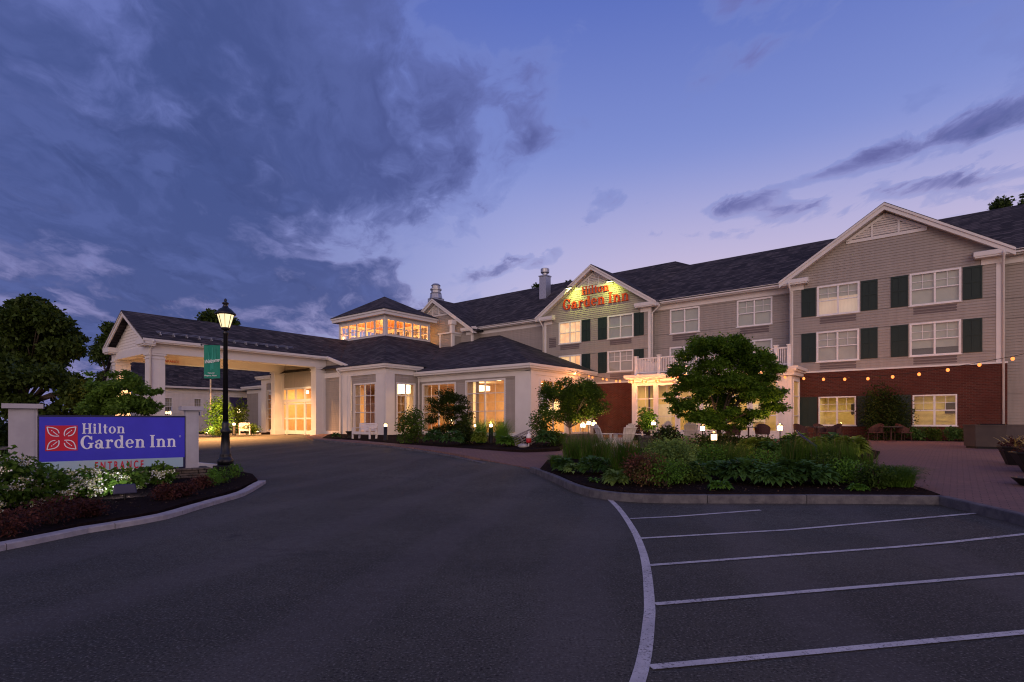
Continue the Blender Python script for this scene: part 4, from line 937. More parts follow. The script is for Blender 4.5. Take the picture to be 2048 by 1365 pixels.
# a seated guest seen from behind through the window
# ------------------------------------------------------------------ entrance canopy
C = thing('entrance_canopy', 'white drive through entrance canopy with gabled shingle roof on square piers', 'canopy', W(44.2, 19, FL), 0, None, True)
def pier(u0, u1, v0, v1, zt_=6.1):
    mb = MB(); mb.ub(u0, u1, v0, v1, 0.2, zt_); o = mb.build('pier', 'trim', C)
    mb = MB(); mb.ub(u0 - .05, u1 + .05, v0 - .05, v1 + .05, 0.2, .95); mb.ub(u0 - .05, u1 + .05, v0 - .05, v1 + .05, zt_ - .36, zt_ - .28); mb.ub(u0 - .08, u1 + .08, v0 - .08, v1 + .08, zt_ - .14, zt_ - .02)
    mb.ub(u0 - .022, u0 + .1, v0 + .62, v1 + .022, .95, zt_ - .36); mb.build('pier_trim', 'trim', o)
pier(40.72, 41.38, 13.12, 14.05); pier(47.3, 47.96, 13.12, 14.05); pier(47.3, 47.96, 25.1, 25.95); pier(40.72, 41.45, 25.1, 25.95)
mb = MB(); mb.ub(40.66, 41.44, 13.1, 26.3, 6.1, 6.88); mb.ub(40.60, 40.66, 13.0, 26.3, 6.62, 6.72); mb.build('beam', 'trim', C)
mb = MB(); mb.ub(47.24, 48.02, 13.1, 26.3, 6.1, 6.88); mb.build('beam', 'trim', C)
mb = MB(); mb.ub(41.44, 47.24, 13.14, 13.8, 6.1, 6.6); mb.build('beam', 'trim', C)
mb = MB(); mb.quad(W(41.44, 13.8, 6.80), W(47.24, 13.8, 6.80), W(47.24, 26, 6.80), W(41.44, 26, 6.80)); mb.build('ceiling', 'soffit', C)
mb = MB(); clap(mb, PV(13.3), 40.9, 47.7, 6.6, 9.1, (), lambda z: (44.22 - (9.02 - z) / .555, 44.22 + (9.02 - z) / .555), .2); mb.build('gable_siding', 'siding_w', C)
mb = MB(); rake(mb, 44.22, 4.05, 9.17, .555, 12.75, .34, .09); mb.build('rake_board', 'trim', C)
mb = MB()
for s in (-1, 1):
    e = 44.22 + s * 4.05; i = 44.22 + s * 2.75; lo, hi = sorted((e, i)); mb.ub(lo, hi, 12.62, 13.35, 6.62, 6.94); mb.ub(lo + .06, hi - .06, 12.7, 13.35, 6.52, 6.62)
mb.build('cornice', 'trim', C)
mb = MB()
for e0, e1 in ((40.14, 40.30), (48.14, 48.30)): mb.ub(e0, e1, 12.62, 26.55, 6.80, 6.96)
mb.ub(40.22, 40.66, 12.9, 26.5, 6.72, 6.8); mb.ub(47.9, 48.22, 12.9, 26.5, 6.72, 6.8); mb.build('gutter', 'trim', C)
mb = MB(); gable_roof(mb, 44.22, 4.06, 9.22, .555, 12.6, 31., .12)
mb.hexa([W(40.2, 25.9, 6.86), W(37.2, 25.9, 5.92), W(37.2, 29.5, 5.92), W(40.2, 29.5, 6.86)], [W(40.2, 25.9, 6.98), W(37.2, 25.9, 6.04), W(37.2, 29.5, 6.04), W(40.2, 29.5, 6.98)]); mb.build('roof', 'roof', C)
mb = MB(); mb.hexa([W(40.2, 25.8, 6.72), W(37.1, 25.8, 5.75), W(37.1, 25.88, 5.75), W(40.2, 25.88, 6.72)], [W(40.2, 25.8, 7.0), W(37.1, 25.8, 6.05), W(37.1, 25.88, 6.05), W(40.2, 25.88, 7.0)])
mb.hexa([W(40.2, 25.72, 6.86), W(37.1, 25.72, 5.9), W(37.1, 25.8, 5.9), W(40.2, 25.8, 6.86)], [W(40.2, 25.72, 7.0), W(37.1, 25.72, 6.05), W(37.1, 25.8, 6.05), W(40.2, 25.8, 7.0)]); mb.build('rake_board', 'trim', C)
mb = MB(); zz = lambda u: 9.22 - .555 * abs(u - 44.22)
for u in (40.75, 40.95): mb.tube([W(u, 13.6, zz(u) + .16), W(u, 23.2, zz(u) + .16)], .018, 6)
k = 13.8
while k < 23.2:
    mb.ub(40.6, 41.1, k - .04, k + .04, zz(40.8) - .02, zz(40.8) + .05); mb.ub(40.7, 41.0, k - .015, k + .015, zz(40.8) + .0, zz(40.8) + .2); k += .8
mb.build('snow_guard', 'steel', C)
pipe(C, PU(40.72), 13.2, 6.9, .3, .07); pipe(C, PUb(47.96), 13.2, 6.9, .3, .07)
font_mesh('clearance_lettering', "CLEARANCE", .26, 'letter_red', C, W(47.235, 15.85, 6.20), Vector((VX, VY, 0)), ZD, Vector((-UX, -UY, 0)), .004, 0, 1.0)
for v in (15., 17., 19.2, 21.4):
    mb = MB(); mb.lathe([(.16, 0), (.16, .04)], 12, W(44.3, v, 6.755)); mb.build('ceiling_lamp', 'ceil_lamp', C)
    o = light('AREA', W(44.3, v, 6.74), 1200, (1., .46, .16), C, size=.3, shape='DISK', spread=R(128))
light('POINT', W(43.2, 25.4, 4.2), 25, (1., .6, .28), C, shadow_soft_size=.1)
mb = MB(); mb.ub(43.12, 43.28, 25.75, 25.9, 4.05, 4.3); mb.build('wall_lamp', 'ceil_lamp', C)

# ------------------------------------------------------------------ white clapboard house beyond the drive
WH = thing('white_house', 'white clapboard gabled house with small paned windows beyond the entrance canopy', 'house', W(67, 25, FL), 0, None, True)
P = PU(62.); ops = []
for v0, v1 in ((21.35, 22.1), (24.1, 24.85), (26.6, 27.3)):
    ops.append(window(WH, P, v0, v1, 2.25, 4.1, mull=(.5,) if False else (), rails=(.5,), munt_v=(.33, .67), munt_h=(.25, .75), fr=.07, back='blind2', glass='glass_b', bz=(.5, 1)))
mb = MB(); clap(mb, P, 19.2, 32., .3, 5.35, ops, None, .12); mb.build('siding_wall', 'siding_w', WH)
sl = .98; mb = MB(); clap(mb, PV(19.2), 62, 73, .3, 11., (), lambda z: (67.5 - (10.75 - z) / sl, 67.5 + (10.75 - z) / sl), .14); mb.build('siding_wall', 'siding_w', WH)
mb = MB(); gable_roof(mb, 67.5, 5.95, 10.95, sl, 18.9, 34, .12); mb.build('roof', 'roof', WH)
mb = MB(); mb.ub(61.5, 61.66, 18.95, 32, 5.08, 5.26); mb.ub(61.62, 62.0, 19, 32, 4.98, 5.1); mb.ub(61.94, 62.0, 19.2, 32, 4.6, 5.0); mb.ub(61.93, 62.05, 26.9, 27.3, .3, 4.9); mb.build('gutter', 'trim', WH)
mb = MB(); mb.ub(61.9, 62.06, 19.14, 19.4, .3, 5.2); mb.build('corner_board', 'trim', WH)
mb = MB(); mb.hexa([W(61.95, 27.7, 3.9), W(61.95, 29.6, 3.9), W(60.9, 29.6, 3.1), W(60.9, 27.7, 3.1)], [W(61.95, 27.7, 4.35), W(61.95, 29.6, 4.35), W(60.9, 29.6, 3.2), W(60.9, 27.7, 3.2)]); mb.build('awning', 'awning', WH)

# ------------------------------------------------------------------ entrance sign
sL, sR = Vector((-11.47, 13.4, 0)), Vector((-9.06, 15.3, 0)); sx = (sR - sL).normalized(); sn = Vector((sx.y, -sx.x, 0)); sw = (sR - sL).length
if sn.y > 0: sn = -sn
ES = thing('entrance_sign', 'blue and aqua hotel entrance sign between two pale square posts', 'sign', (sL + sR) / 2, 0, None, True)
def sb(mb, a0, a1, d0, d1, z0, z1):     # box in sign axes: along, outward, up
    f = lambda a, dd, z: sL + sx * a + sn * dd + Vector((0, 0, z)); mb.hexa([f(a0, d0, z0), f(a1, d0, z0), f(a1, d1, z0), f(a0, d1, z0)], [f(a0, d0, z1), f(a1, d0, z1), f(a1, d1, z1), f(a0, d1, z1)])
sz0, sz1, szm = .36, 1.775, .64
mb = MB(); sb(mb, 0, sw, -.12, .12, sz0, sz1); mb.build('sign_cabinet', 'navy', ES)
mb = MB(); sb(mb, .015, sw - .015, .12, .126, szm, sz1 - .045); mb.build('upper_panel', 'sign_blue', ES)
mb = MB(); sb(mb, .015, sw - .05, .12, .127, sz0 + .02, szm); mb.build('lower_panel', 'sign_aqua', ES)
for a0, a1 in ((-.54, -.02), (sw + .01, sw + .33)):
    mb = MB(); sb(mb, a0, a1, -.26, .10, .05, 1.93); o = mb.build('sign_post', 'sign_post', ES)
    mb = MB(); sb(mb, a0 - .11, a1 + .11, -.38, .22, 1.93, 2.04); sb(mb, a0 + .08, a1 - .05, .10, .112, .5, 1.9); mb.build('post_cap', 'sign_post', o)
so = lambda a, z: sL + sx * a + sn * .128 + Vector((0, 0, z))
mb = MB(); sb(mb, .125, .745, .126, .134, .90, 1.52); mb.build('logo_square', 'sign_red', ES)
mb = MB(); cx_, cz_ = .435, 1.21
def stroke(pts, wd, dd):
    P_ = [Vector(p) for p in pts]
    for i in range(len(P_) - 1):
        a, b = P_[i], P_[i + 1]; t = (b - a); t.normalize(); n_ = Vector((-t.y, t.x)) * wd / 2; a2, b2 = a - t * wd * .25, b + t * wd * .25
        q = [a2 - n_, b2 - n_, b2 + n_, a2 + n_]; mb.hexa([so(p.x, p.y) + sn * .006 for p in q], [so(p.x, p.y) + sn * (.012 + dd + (i % 5) * .0004) for p in q])
for sxn in (-1, 1):
    for syn in (-1, 1):
        L1 = []
        for k in range(27):
            t = k / 26
            # almond from near the centre out to the corner and back
            th = t * 2 if t < .5 else (1 - t) * 2; side = 1 if t < .5 else -1
            al = .075 + .30 * th; bu = side * .085 * math.sin(math.pi * min(1, th) ** .85)
            x = (al + bu) * .707 * 1.03; y = (al - bu) * .707 * 1.03; L1.append((cx_ + sxn * x, cz_ + syn * y))
        if sxn * syn > 0: L1 = L1[2:]
        else: L1 = L1[:-2]
        stroke(L1, .021, 0); r1, r2 = .12, .23
        stroke([(cx_ + sxn * r1 * .707, cz_ + syn * r1 * .707), (cx_ + sxn * r2 * .707, cz_ + syn * r2 * .707)], .016, .001)
        dd = disc(cx_ + sxn * .265 * .707, cz_ + syn * .265 * .707, .013); mb.hexa([so(*p) + sn * .006 for p in dd], [so(*p) + sn * .013 for p in dd])
mb.build('logo_leaves', 'sign_white', ES)
hh = .255; letters(ES, 'Hilton', so(.83, 1.315), sx, ZD, sn, hh, 'sign_white', depth=.006, wscale=.90 / (text_w('Hilton') * hh))
hh = .325; letters(ES, 'Garden Inn', so(.80, .935), sx, ZD, sn, hh, 'sign_white', depth=.006, wscale=2.08 / (text_w('Garden Inn') * hh))
mb = MB()
for k, q in enumerate(ring(2.945, 1.215, (.024, .024), (.018, .018), 0, 360, 12)): mb.hexa([so(*p) for p in q], [so(*p) + sn * (.005 + k % 3 * .0004) for p in q])
mb.build('registered_mark', 'sign_white', ES)
font_mesh('entrance_lettering', "E N T R A N C E", .28, 'sign_red', ES, so(1.08, .40), sx, ZD, sn, .003, 0, .52, .006)
SW = thing('stone_wall', 'stacked fieldstone plinth under the entrance sign', 'stone wall', (sL + sR) / 2, 0, None, True)
mb = MB(); rng = random.Random(4); z = .02
while z < .33:
    h = rng.uniform(.055, .085); a = -.75
    while a < sw + .55:
        l = rng.uniform(.18, .5); e = min(a + l, sw + .6); jd = rng.uniform(-.025, .035); sb(mb, a + .006, e - .006, -.45, .36 + jd, z + .004, min(.345, z + h - .006)); a = e
    z += h
mb.build('stone_courses', 'stone', SW, bevel=.012)
FLD = thing('ground_floodlight', 'dark slab shaped floodlight on the mulch in front of the blue sign', 'floodlight', G(250, 995, .1), 0, None, True)
fp = G(250, 998, .1); mb = MB(); f0 = fp + Vector((0, 0, .07)); sd = sx
ax = lambda a, dd, z: fp + sx * a + sn * dd + Vector((0, 0, z))
mb.hexa([ax(-.2, .06, .10), ax(.2, .06, .10), ax(.2, -.10, .10), ax(-.2, -.10, .10)], [ax(-.17, .0, .29), ax(.17, .0, .29), ax(.17, -.13, .27), ax(-.17, -.13, .27)]); mb.build('lamp_housing', 'flood', FLD, bevel=.025)
mb = MB(); mb.tube([ax(0, -.02, -.05), ax(0, -.02, .12)], .025, 8); mb.build('mount', 'blackp', FLD)
l = light('AREA', ax(0, -.16, .2), 9, (.85, .86, 1.), FLD, size=.3); aim(l, (sL + sx * sw * .5 + Vector((0, 0, 1.15))) - ax(0, -.16, .2))

# ------------------------------------------------------------------ street lamp with banner
lp = G(451, 938, .12); LPx = thing('street_lamp', 'black cast iron lamp post with lit lantern and green banner', 'street lamp', lp, 0, None, True)
k = lp.y / F_; zz = lambda py: HC + (HY - py) * k - lp.z
def lat(name, prof, m, n=16, par=LPx): mb = MB(); mb.lathe(prof, n, lp); return mb.build(name, m, par, True)
mb = MB(); mb.box(lp.x - .27, lp.x + .27, lp.y - .27, lp.y + .27, lp.z - .12, lp.z + .12); mb.build('base_plinth', 'iron', LPx, bevel=.02)
lat('post_base', [(.23, .12), (.235, .3), (.19, .34), (.17, .42), (.18, .46), (.145, .5), (.115, 1.12), (.15, 1.16), (.15, 1.22), (.10, 1.28), (.10, 1.42), (.085, 1.5)], 'iron')
lat('post', [(.082, 1.5), (.062, zz(670)), (.085, zz(670) + .02), (.085, zz(664)), (.05, zz(661))], 'iron')
lz0, lz1 = zz(660), zz(631)
lat('lantern_base', [(.05, lz0 - .02), (.12, lz0), (.14, lz0 + .05), (.13, lz0 + .07)], 'iron', 8)
mb = MB(); mb.lathe([(.125, lz0 + .07), (.245, lz1 + .02)], 8, lp, R(22.5)); mb.build('lantern_glass', 'frost', LPx)
mb = MB()
for j in range(8):
    t = R(22.5 + 45 * j); a = lp + Vector((.128 * math.cos(t), .128 * math.sin(t), lz0 + .07)); b = lp + Vector((.25 * math.cos(t), .25 * math.sin(t), lz1 + .02)); mb.bar(a, b, .016, .016)
mb.build('lantern_cage', 'iron', LPx)
lat('lantern_roof', [(.30, lz1 + .01), (.31, lz1 + .05), (.17, lz1 + .20), (.10, lz1 + .24), (.06, lz1 + .34), (.10, lz1 + .36), (.10, lz1 + .39), (.035, lz1 + .43), (.05, lz1 + .48), (.02, lz1 + .53)], 'iron', 16)
lat('lamp_flame', [(.07, lz1 - .16), (.11, lz1 - .10), (.12, lz1 - .03), (.08, lz1 + .0)], 'lampglow', 12)
light('POINT', lp + Vector((0, 0, lz1 - .26)), 160, (1., .76, .42), LPx, shadow_soft_size=.1)
# banner on its two arms
bx0, bx1 = PT(408, 690, lp.y).x, PT(440, 690, lp.y).x; bz0, bz1 = HC + (HY - 758) * k, HC + (HY - 692) * k
mb = MB(); mb.tube([(lp.x, lp.y, bz1 + .03), (bx0 - .06, lp.y, bz1 + .03)], .014, 8); mb.tube([(lp.x, lp.y, bz0 - .0), (bx0 - .06, lp.y, bz0 - .0)], .014, 8)
mb.ball((bx0 - .08, lp.y, bz1 + .03), .03); mb.ball((bx0 - .08, lp.y, bz0), .03); mb.build('banner_arm', 'iron', LPx)
BN = thing('banner', 'green welcome banner hanging on the lamp post', 'banner', (bx0, lp.y, bz0), 0, None, True)
mb = MB(); n = 8
for i in range(n):
    for d_ in (-1, 1):
        y0, y1 = lp.y + .012 * math.sin(i * 1.1) + d_ * .004, lp.y + .012 * math.sin((i + 1) * 1.1) + d_ * .004
        xa, xb = bx0 + (bx1 - bx0) * i / n, bx0 + (bx1 - bx0) * (i + 1) / n; mb.quad((xa, y0, bz0), (xb, y1, bz0), (xb, y1, bz1 + .02), (xa, y0, bz1 + .02))
mb.build('banner_cloth', 'banner', BN)
bo = lambda fx, fz: Vector((bx0 + (bx1 - bx0) * fx, lp.y - .03, bz0 + (bz1 - bz0) * fz)); XW, NW = Vector((1, 0, .16)), Vector((0, -1, 0))
font_mesh('welcome_lettering', "Welcome", .165, 'bannert', BN, bo(.03, .45), XW, ZD, NW, .001, .35, .74, .003)
font_mesh('small_lettering', "Visit us in", .062, 'bannert', BN, bo(.25, .155), Vector((1, 0, 0)), ZD, NW, .001, .35, .9, .001)
font_mesh('small_lettering', "Freeport, Maine", .066, 'bannert', BN, bo(.05, .075), Vector((1, 0, 0)), ZD, NW, .001, .35, .9, .001)
mb = MB()
for fx, f0, f1, wd in ((.33, .55, .80, .05), (.55, .30, .95, .07), (.72, .5, .92, .05), (.45, .25, .45, .05)):
    for q in range(3): mb.box(*[bo(fx, 0).x - wd / 2 * (1 - q * .25), bo(fx, 0).x + wd / 2 * (1 - q * .25)], lp.y - .020 - q * .001, lp.y - .019, bo(0, f0).z + (bo(0, f1).z - bo(0, f0).z) * q / 3, bo(0, f0).z + (bo(0, f1).z - bo(0, f0).z) * (q + 1) / 3)
mb.build('banner_pattern', 'banner2', BN)

# ------------------------------------------------------------------ small lamps, furniture, ornaments
def bollard(pos, h, r, label, e=9, group='bollard lights in the garden beds'):
    b = thing('bollard_light', label, 'bollard light', pos, 0, group, True)
    mb = MB(); mb.lathe([(r * 1.15, -.05), (r * 1.15, .03), (r, .05), (r, h - .2)], 14, pos); mb.build('post', 'blackp', b, True)
    mb = MB(); mb.lathe([(r * .8, h - .2), (r * .8, h - .05)], 14, pos); mb.build('lamp', 'lantern', b)
    mb = MB(); mb.lathe([(r * 1.05, h - .05), (r * 1.05, h - .01), (r * .5, h)], 14, pos)
    for j in range(4):
        t = R(45 + 90 * j); q = Vector(pos) + Vector((r * .95 * math.cos(t), r * .95 * math.sin(t), 0)); mb.tube([q + Vector((0, 0, h - .2)), q + Vector((0, 0, h - .05))], .008, 5)
    mb.build('cap', 'blackp', b, True)
    light('POINT', Vector(pos) + Vector((0, 0, h + .05)), e, (1., .52, .20), b, shadow_soft_size=.06)
bollard(G(771, 881, .16), 1.0, .11, 'thick black bollard light beside the white bench', 40)
bollard(G(982, 886, .16), 1.0, .11, 'black bollard light between tufts of feathery grass', 40)
bollard(AT(468, 46.5, .14), 1.0, .12, 'black bollard light left of the single white chair beyond the drive', 50)
def lantern(pos, h, s, label, e=6, group='small square lanterns in the front garden'):
    b = thing('garden_lantern', label, 'lantern', pos, .5, group); r = s
    mb = MB(); mb.tube([(0, 0, -.1), (0, 0, h - .2)], .018, 8); mb.box(-r * .8, r * .8, -r * .8, r * .8, h - .21, h - .19); mb.build('stem', 'blackp', b)
    mb = MB(); mb.box(-r * .72, r * .72, -r * .72, r * .72, h - .19, h - .03); mb.build('lamp', 'lantern', b)
    mb = MB(); mb.lathe([(r * 1.5, h - .03), (r * 1.3, h), (r * .2, h + .06)], 4, (0, 0, 0), R(45))
    for a in (-1, 1):
        for c in (-1, 1): mb.box(a * r * .8 - .008, a * r * .8 + .008, c * r * .8 - .008, c * r * .8 + .008, h - .19, h - .03)
    mb.box(-.008, .008, -r * .78, -r * .73, h - .19, h - .03); mb.build('cap', 'blackp', b)
    light('POINT', (0, 0, h + .12), e, (1., .52, .20), b, shadow_soft_size=.08)
def lant_at(pxx, pyy, Y, s, label, e=6, **kw):
    e *= 5.; g = AT(pxx, Y, .15); h = HC + (HY - pyy) * Y / F_ - g.z + .1; lantern(g, max(h, .3), s, label, e, **kw)
lant_at(1428, 874, 15.5, .075, 'nearest square lantern standing among the dark grasses below the maple', 9)
lant_at(1405, 857, 21, .075, 'square lantern just left of the maple trunk', 8)
lant_at(1560, 856, 19.5, .075, 'square lantern near the sunroom right corner behind gold hostas', 9)
lant_at(1478, 848, 26.5, .08, 'lantern right of the maple trunk by the sunroom steps', 8)
lant_at(1307, 847, 30.5, .10, 'lantern before the left sunroom windows beside a leafy pot', 10)
lant_at(1166, 851, 25.5, .10, 'lowest of the three lanterns on the stone wall by the small tree', 8)
lant_at(1176.5, 846, 28, .10, 'middle of the three lanterns by the small tree, set furthest back', 8)
lant_at(1188, 848, 26.8, .10, 'right of the three lanterns beside the leaning white chair', 8)
lant_at(950, 851, 33.5, .06, 'tiny lantern in front of the lobby window right of the dark shrub tree', 4)
def uplight(pos, dirn, label, e, col):
    b = thing('uplight', label, 'uplight', pos, 0, 'uplights in the bed beyond the drive', True)
    dv = Vector(dirn).normalized(); mb = MB(); mb.tube([Vector(pos) + Vector((0, 0, .12)) - dv * .08, Vector(pos) + Vector((0, 0, .12)) + dv * .1], .09, 12); mb.tube([pos, Vector(pos) + Vector((0, 0, .1))], .02, 6); mb.build('lamp_housing', 'blackp', b)
    mb = MB(); mb.tube([Vector(pos) + Vector((0, 0, .12)) + dv * .101, Vector(pos) + Vector((0, 0, .12)) + dv * .108], .085, 12); mb.build('lamp_face', 'up_glow', b)
    l = light('SPOT', Vector(pos) + Vector((0, 0, .12)) + dv * .13, e, col, b, spot_size=R(100), shadow_soft_size=.06); aim(l, dv)
uplight(AT(412, 44.5, .2), (.35, .4, .8), 'uplight at the foot of the white flagpole', 230, (1., .85, .45))
uplight(AT(515, 44.5, .2), (-.1, .35, .9), 'uplight beside the door pier under the canopy edge', 200, (1., .75, .42))
b = thing('uplight', 'hidden spot uplight at the left foot of the lit green bush', 'uplight', AT(424, 45.5, .2), 0, 'uplights in the bed beyond the drive')
mb = MB(); mb.lathe([(.07, 0), (.09, .18)], 10); mb.build('lamp_housing', 'blackp', b); light('POINT', (0.2, -.5, .5), 45, (.9, 1., .35), b, shadow_soft_size=.1)

def bench(label, pos, rz, wd, group='white painted garden benches'):
    b = thing('garden_bench', label, 'bench', pos, rz, group); h = wd / 2
    for s in (-1, 1):
        mb = MB(); mb.box(s * h - .045, s * h + .045, -.32, -.23, 0, .66); mb.build('leg', 'bench', b)
        mb = MB(); mb.hexa([(s * h - .045, .22, 0), (s * h + .045, .22, 0), (s * h + .045, .31, 0), (s * h - .045, .31, 0)], [(s * h - .045, .32, .98), (s * h + .045, .32, .98), (s * h + .045, .40, .98), (s * h - .045, .40, .98)]); mb.build('leg', 'bench', b)
        mb = MB(); mb.box(s * h - .06, s * h + .06, -.36, .3, .66, .70); mb.box(s * h - .02, s * h + .02, -.23, .26, .30, .38); mb.build('armrest', 'bench', b)
    mb = MB()
    for i in range(5): mb.box(-h + .045, h - .045, -.31 + i * .108, -.22 + i * .108, .42, .45)
    mb.box(-h + .045, h - .045, -.31, -.28, .30, .42); mb.build('seat', 'bench', b)
    mb = MB()
    for i in range(5):
        z = .50 + i * .10; y = .27 + (z - .45) * .13; mb.hexa([(-h + .045, y, z), (h - .045, y, z), (h - .045, y + .03, z), (-h + .045, y + .03, z)], [(-h + .045, y + .012, z + .086), (h - .045, y + .012, z + .086), (h - .045, y + .042, z + .086), (-h + .045, y + .042, z + .086)])
    mb.build('backrest', 'bench', b); return b
FA = math.atan2(-.6271, .779)
bench('wide white slatted bench in front of the lobby bay window', G(729, 878, .16), FA + .12, 1.5)
bench('narrow white garden chair beyond the drive beside a lit bollard', AT(489, 46.0, .14), FA + 1.15, .75)
p0 = G(699, 877, .16); b = thing('flower_pot', 'small dark urn left of the white bench', 'pot', p0, 0)
mb = MB(); mb.lathe([(.10, 0), (.13, .04), (.06, .12), (.16, .28), (.24, .42), (.26, .46), (.22, .46), (.15, .38)], 14); mb.build('urn', 'bowl', b, True)

def adirondack(label, pos, rz, group='white slatted garden armchairs'):
    b = thing('adirondack_chair', label, 'chair', pos, rz, group)
    for s in (-1, 1):
        mb = MB(); mb.box(s * .30 - .015, s * .30 + .015, -.40, -.30, 0, .56); mb.build('leg', 'adir', b)
        mb = MB(); mb.hexa([(s * .27 - .014, -.40, .26), (s * .27 + .014, -.40, .26), (s * .27 + .014, .52, 0), (s * .27 - .014, .52, 0)], [(s * .27 - .014, -.40, .38), (s * .27 + .014, -.40, .38), (s * .27 + .014, .52, .08), (s * .27 - .014, .52, .08)]); mb.build('leg', 'adir', b)
        mb = MB(); mb.hexa([(s * .33 - .075, -.44, .56), (s * .33 + .075, -.44, .56), (s * .33 + .045, .34, .56), (s * .33 - .045, .34, .56)], [(s * .33 - .075, -.44, .585), (s * .33 + .075, -.44, .585), (s * .33 + .045, .34, .585), (s * .33 - .045, .34, .585)]); mb.build('armrest', 'adir', b)
    mb = MB()
    for i in range(6):
        y = -.40 + i * .1; z = .38 - (y + .4) * .30; mb.box(-.27, .27, y, y + .085, z, z + .022)
    mb.build('seat', 'adir', b)
    mb = MB()
    for i in range(7):
        x = (i - 3) * .082; top = 1.02 - .018 * (i - 3) ** 2; f = 1 + .12
        mb.hexa([(x * .85 - .034, .16, .24), (x * .85 + .034, .16, .24), (x * .85 + .034, .182, .24), (x * .85 - .034, .182, .24)], [(x * f - .037, .16 + (top - .24) * .42, top), (x * f + .037, .16 + (top - .24) * .42, top), (x * f + .037, .182 + (top - .24) * .42, top), (x * f - .037, .182 + (top - .24) * .42, top)])
    mb.bar((-.33, .36, .57), (.33, .36, .57), .05, .03); mb.bar((-.3, .47, .84), (.3, .47, .84), .06, .025); mb.build('backrest', 'adir', b); return b
a0 = adirondack('white slatted chair with its back to the drive, nearest the brick wall', AT(1250, 23.2, .14), math.pi + .35)
dup(a0, AT(1212, 23.6, .14), math.pi * .5 + .25, 'white slatted chair seen side on beside the three lanterns')
dup(a0, AT(1322, 27, .14), math.pi * 1.15, 'white slatted chair behind the dark leafy shrub left of the maple')
dup(a0, AT(1382, 25.5, .14), math.pi * .9, 'white slatted chair half hidden by the maple foliage')
b = thing('side_table', 'small round white topped table beside the garden chair', 'table', AT(1277, 23.6, .14), 0)
mb = MB(); mb.lathe([(.30, .50), (.31, .53)], 18); mb.build('table_top', 'adir', b); mb = MB(); mb.tube([(0, 0, .04), (0, 0, .5)], .035, 8); mb.lathe([(.2, 0), (.2, .03)], 12); mb.build('pedestal', 'blackp', b)
# stacked stone fire ring and low wall by the chairs
def stones(name, label, cat, line, z0, h, wd, seed):
    rg = random.Random(seed); b = thing(name, label, cat, (line[0].x, line[0].y, z0), 0, None, True); mb = MB(); z = 0
    while z < h - .03:
        hh = rg.uniform(.06, .11)
        for a, c in zip(line, line[1:]):
            ln = (c - a).length; dr = (c - a).normalized(); nn = Vector((-dr.y, dr.x, 0)); s0 = -rg.uniform(0, .2)
            while s0 < ln:
                s1 = min(ln, s0 + rg.uniform(.2, .5)); o = rg.uniform(-.03, .03); p, q = a + dr * max(0, s0), a + dr * s1
                c4 = [p + nn * (wd / 2 + o), p - nn * (wd / 2 - o), q - nn * (wd / 2 - o), q + nn * (wd / 2 + o)]
                mb.hexa([Vector((w_.x, w_.y, z0 + z + .004)) for w_ in c4], [Vector((w_.x, w_.y, z0 + min(h, z + hh) - .006)) for w_ in c4]); s0 = s1 + .01
        z += hh
    mb.build('stone_courses', 'stone', b, bevel=.012)
stones('stone_wall', 'low dark stacked stone wall beside the small tree', 'stone wall', [AT(1096, 27.2), AT(1140, 26.0), AT(1205, 25.6)], AT(1140, 26)[2], .62, .35, 5)
fc = AT(1316, 22.5); stones('fire_ring', 'round stacked stone ring right of the white garden chairs', 'stone ring', [fc + Vector((.62 * math.cos(t), .62 * math.sin(t), 0)) for t in [k * math.pi / 6 for k in range(13)]], fc.z + .12, .52, .3, 9)
b = thing('stone_boulder', 'flat grey boulder in the shadow left of the maple', 'boulder', AT(1335, 18.5, .1), .4)
mb = MB(); mb.lathe([(.25, 0), (.42, .08), (.38, .2), (.2, .28)], 9); mb.build('rock', 'stone', b, True)

def wicker(label, pos, rz, group='brown wicker chairs on the patio'):
    b = thing('patio_chair', label, 'chair', pos, rz, group)
    for sx_ in (-1, 1):
        for sy in (-1, 1): mb = MB(); mb.tube([(sx_ * .25, sy * .25, 0), (sx_ * .23, sy * .23, .42)], .018, 6); mb.build('leg', 'wicker', b)
    mb = MB(); mb.box(-.28, .28, -.29, .27, .40, .46); mb.build('seat', 'wicker', b, bevel=.02)
    mb = MB(); n = 10                       # barrel back that runs round into the arms
    for i in range(n):
        t0, t1 = R(-20 + 220 * i / n), R(-20 + 220 * (i + 1) / n); z0_, z1_ = (.66 + .24 * max(0, math.sin(t)) for t in (t0, t1))
        p = lambda t, r, z: (r * math.cos(t) * 1.02, r * math.sin(t) * 1.0, z)
        mb.hexa([p(t0, .30, .42), p(t1, .30, .42), p(t1, .265, .42), p(t0, .265, .42)], [p(t0, .34, z0_), p(t1, .34, z1_), p(t1, .29, z1_), p(t0, .29, z0_)])
    mb.build('backrest', 'wicker', b); return b
def rtable(label, pos, r=.5):
    b = thing('patio_table', label, 'table', pos, 0, 'round patio tables')
    mb = MB(); mb.lathe([(r, .71), (r, .74), (r * .96, .75)], 24); mb.build('table_top', 'tabletop', b); mb = MB(); mb.tube([(0, 0, .05), (0, 0, .71)], .04, 8); mb.lathe([(.26, 0), (.26, .03), (.06, .07)], 14); mb.build('pedestal', 'wicker', b); return b
w0 = wicker('brown wicker chair nearest the right brick window, facing left', AT(1806, 28.2, .14), math.pi * .5)
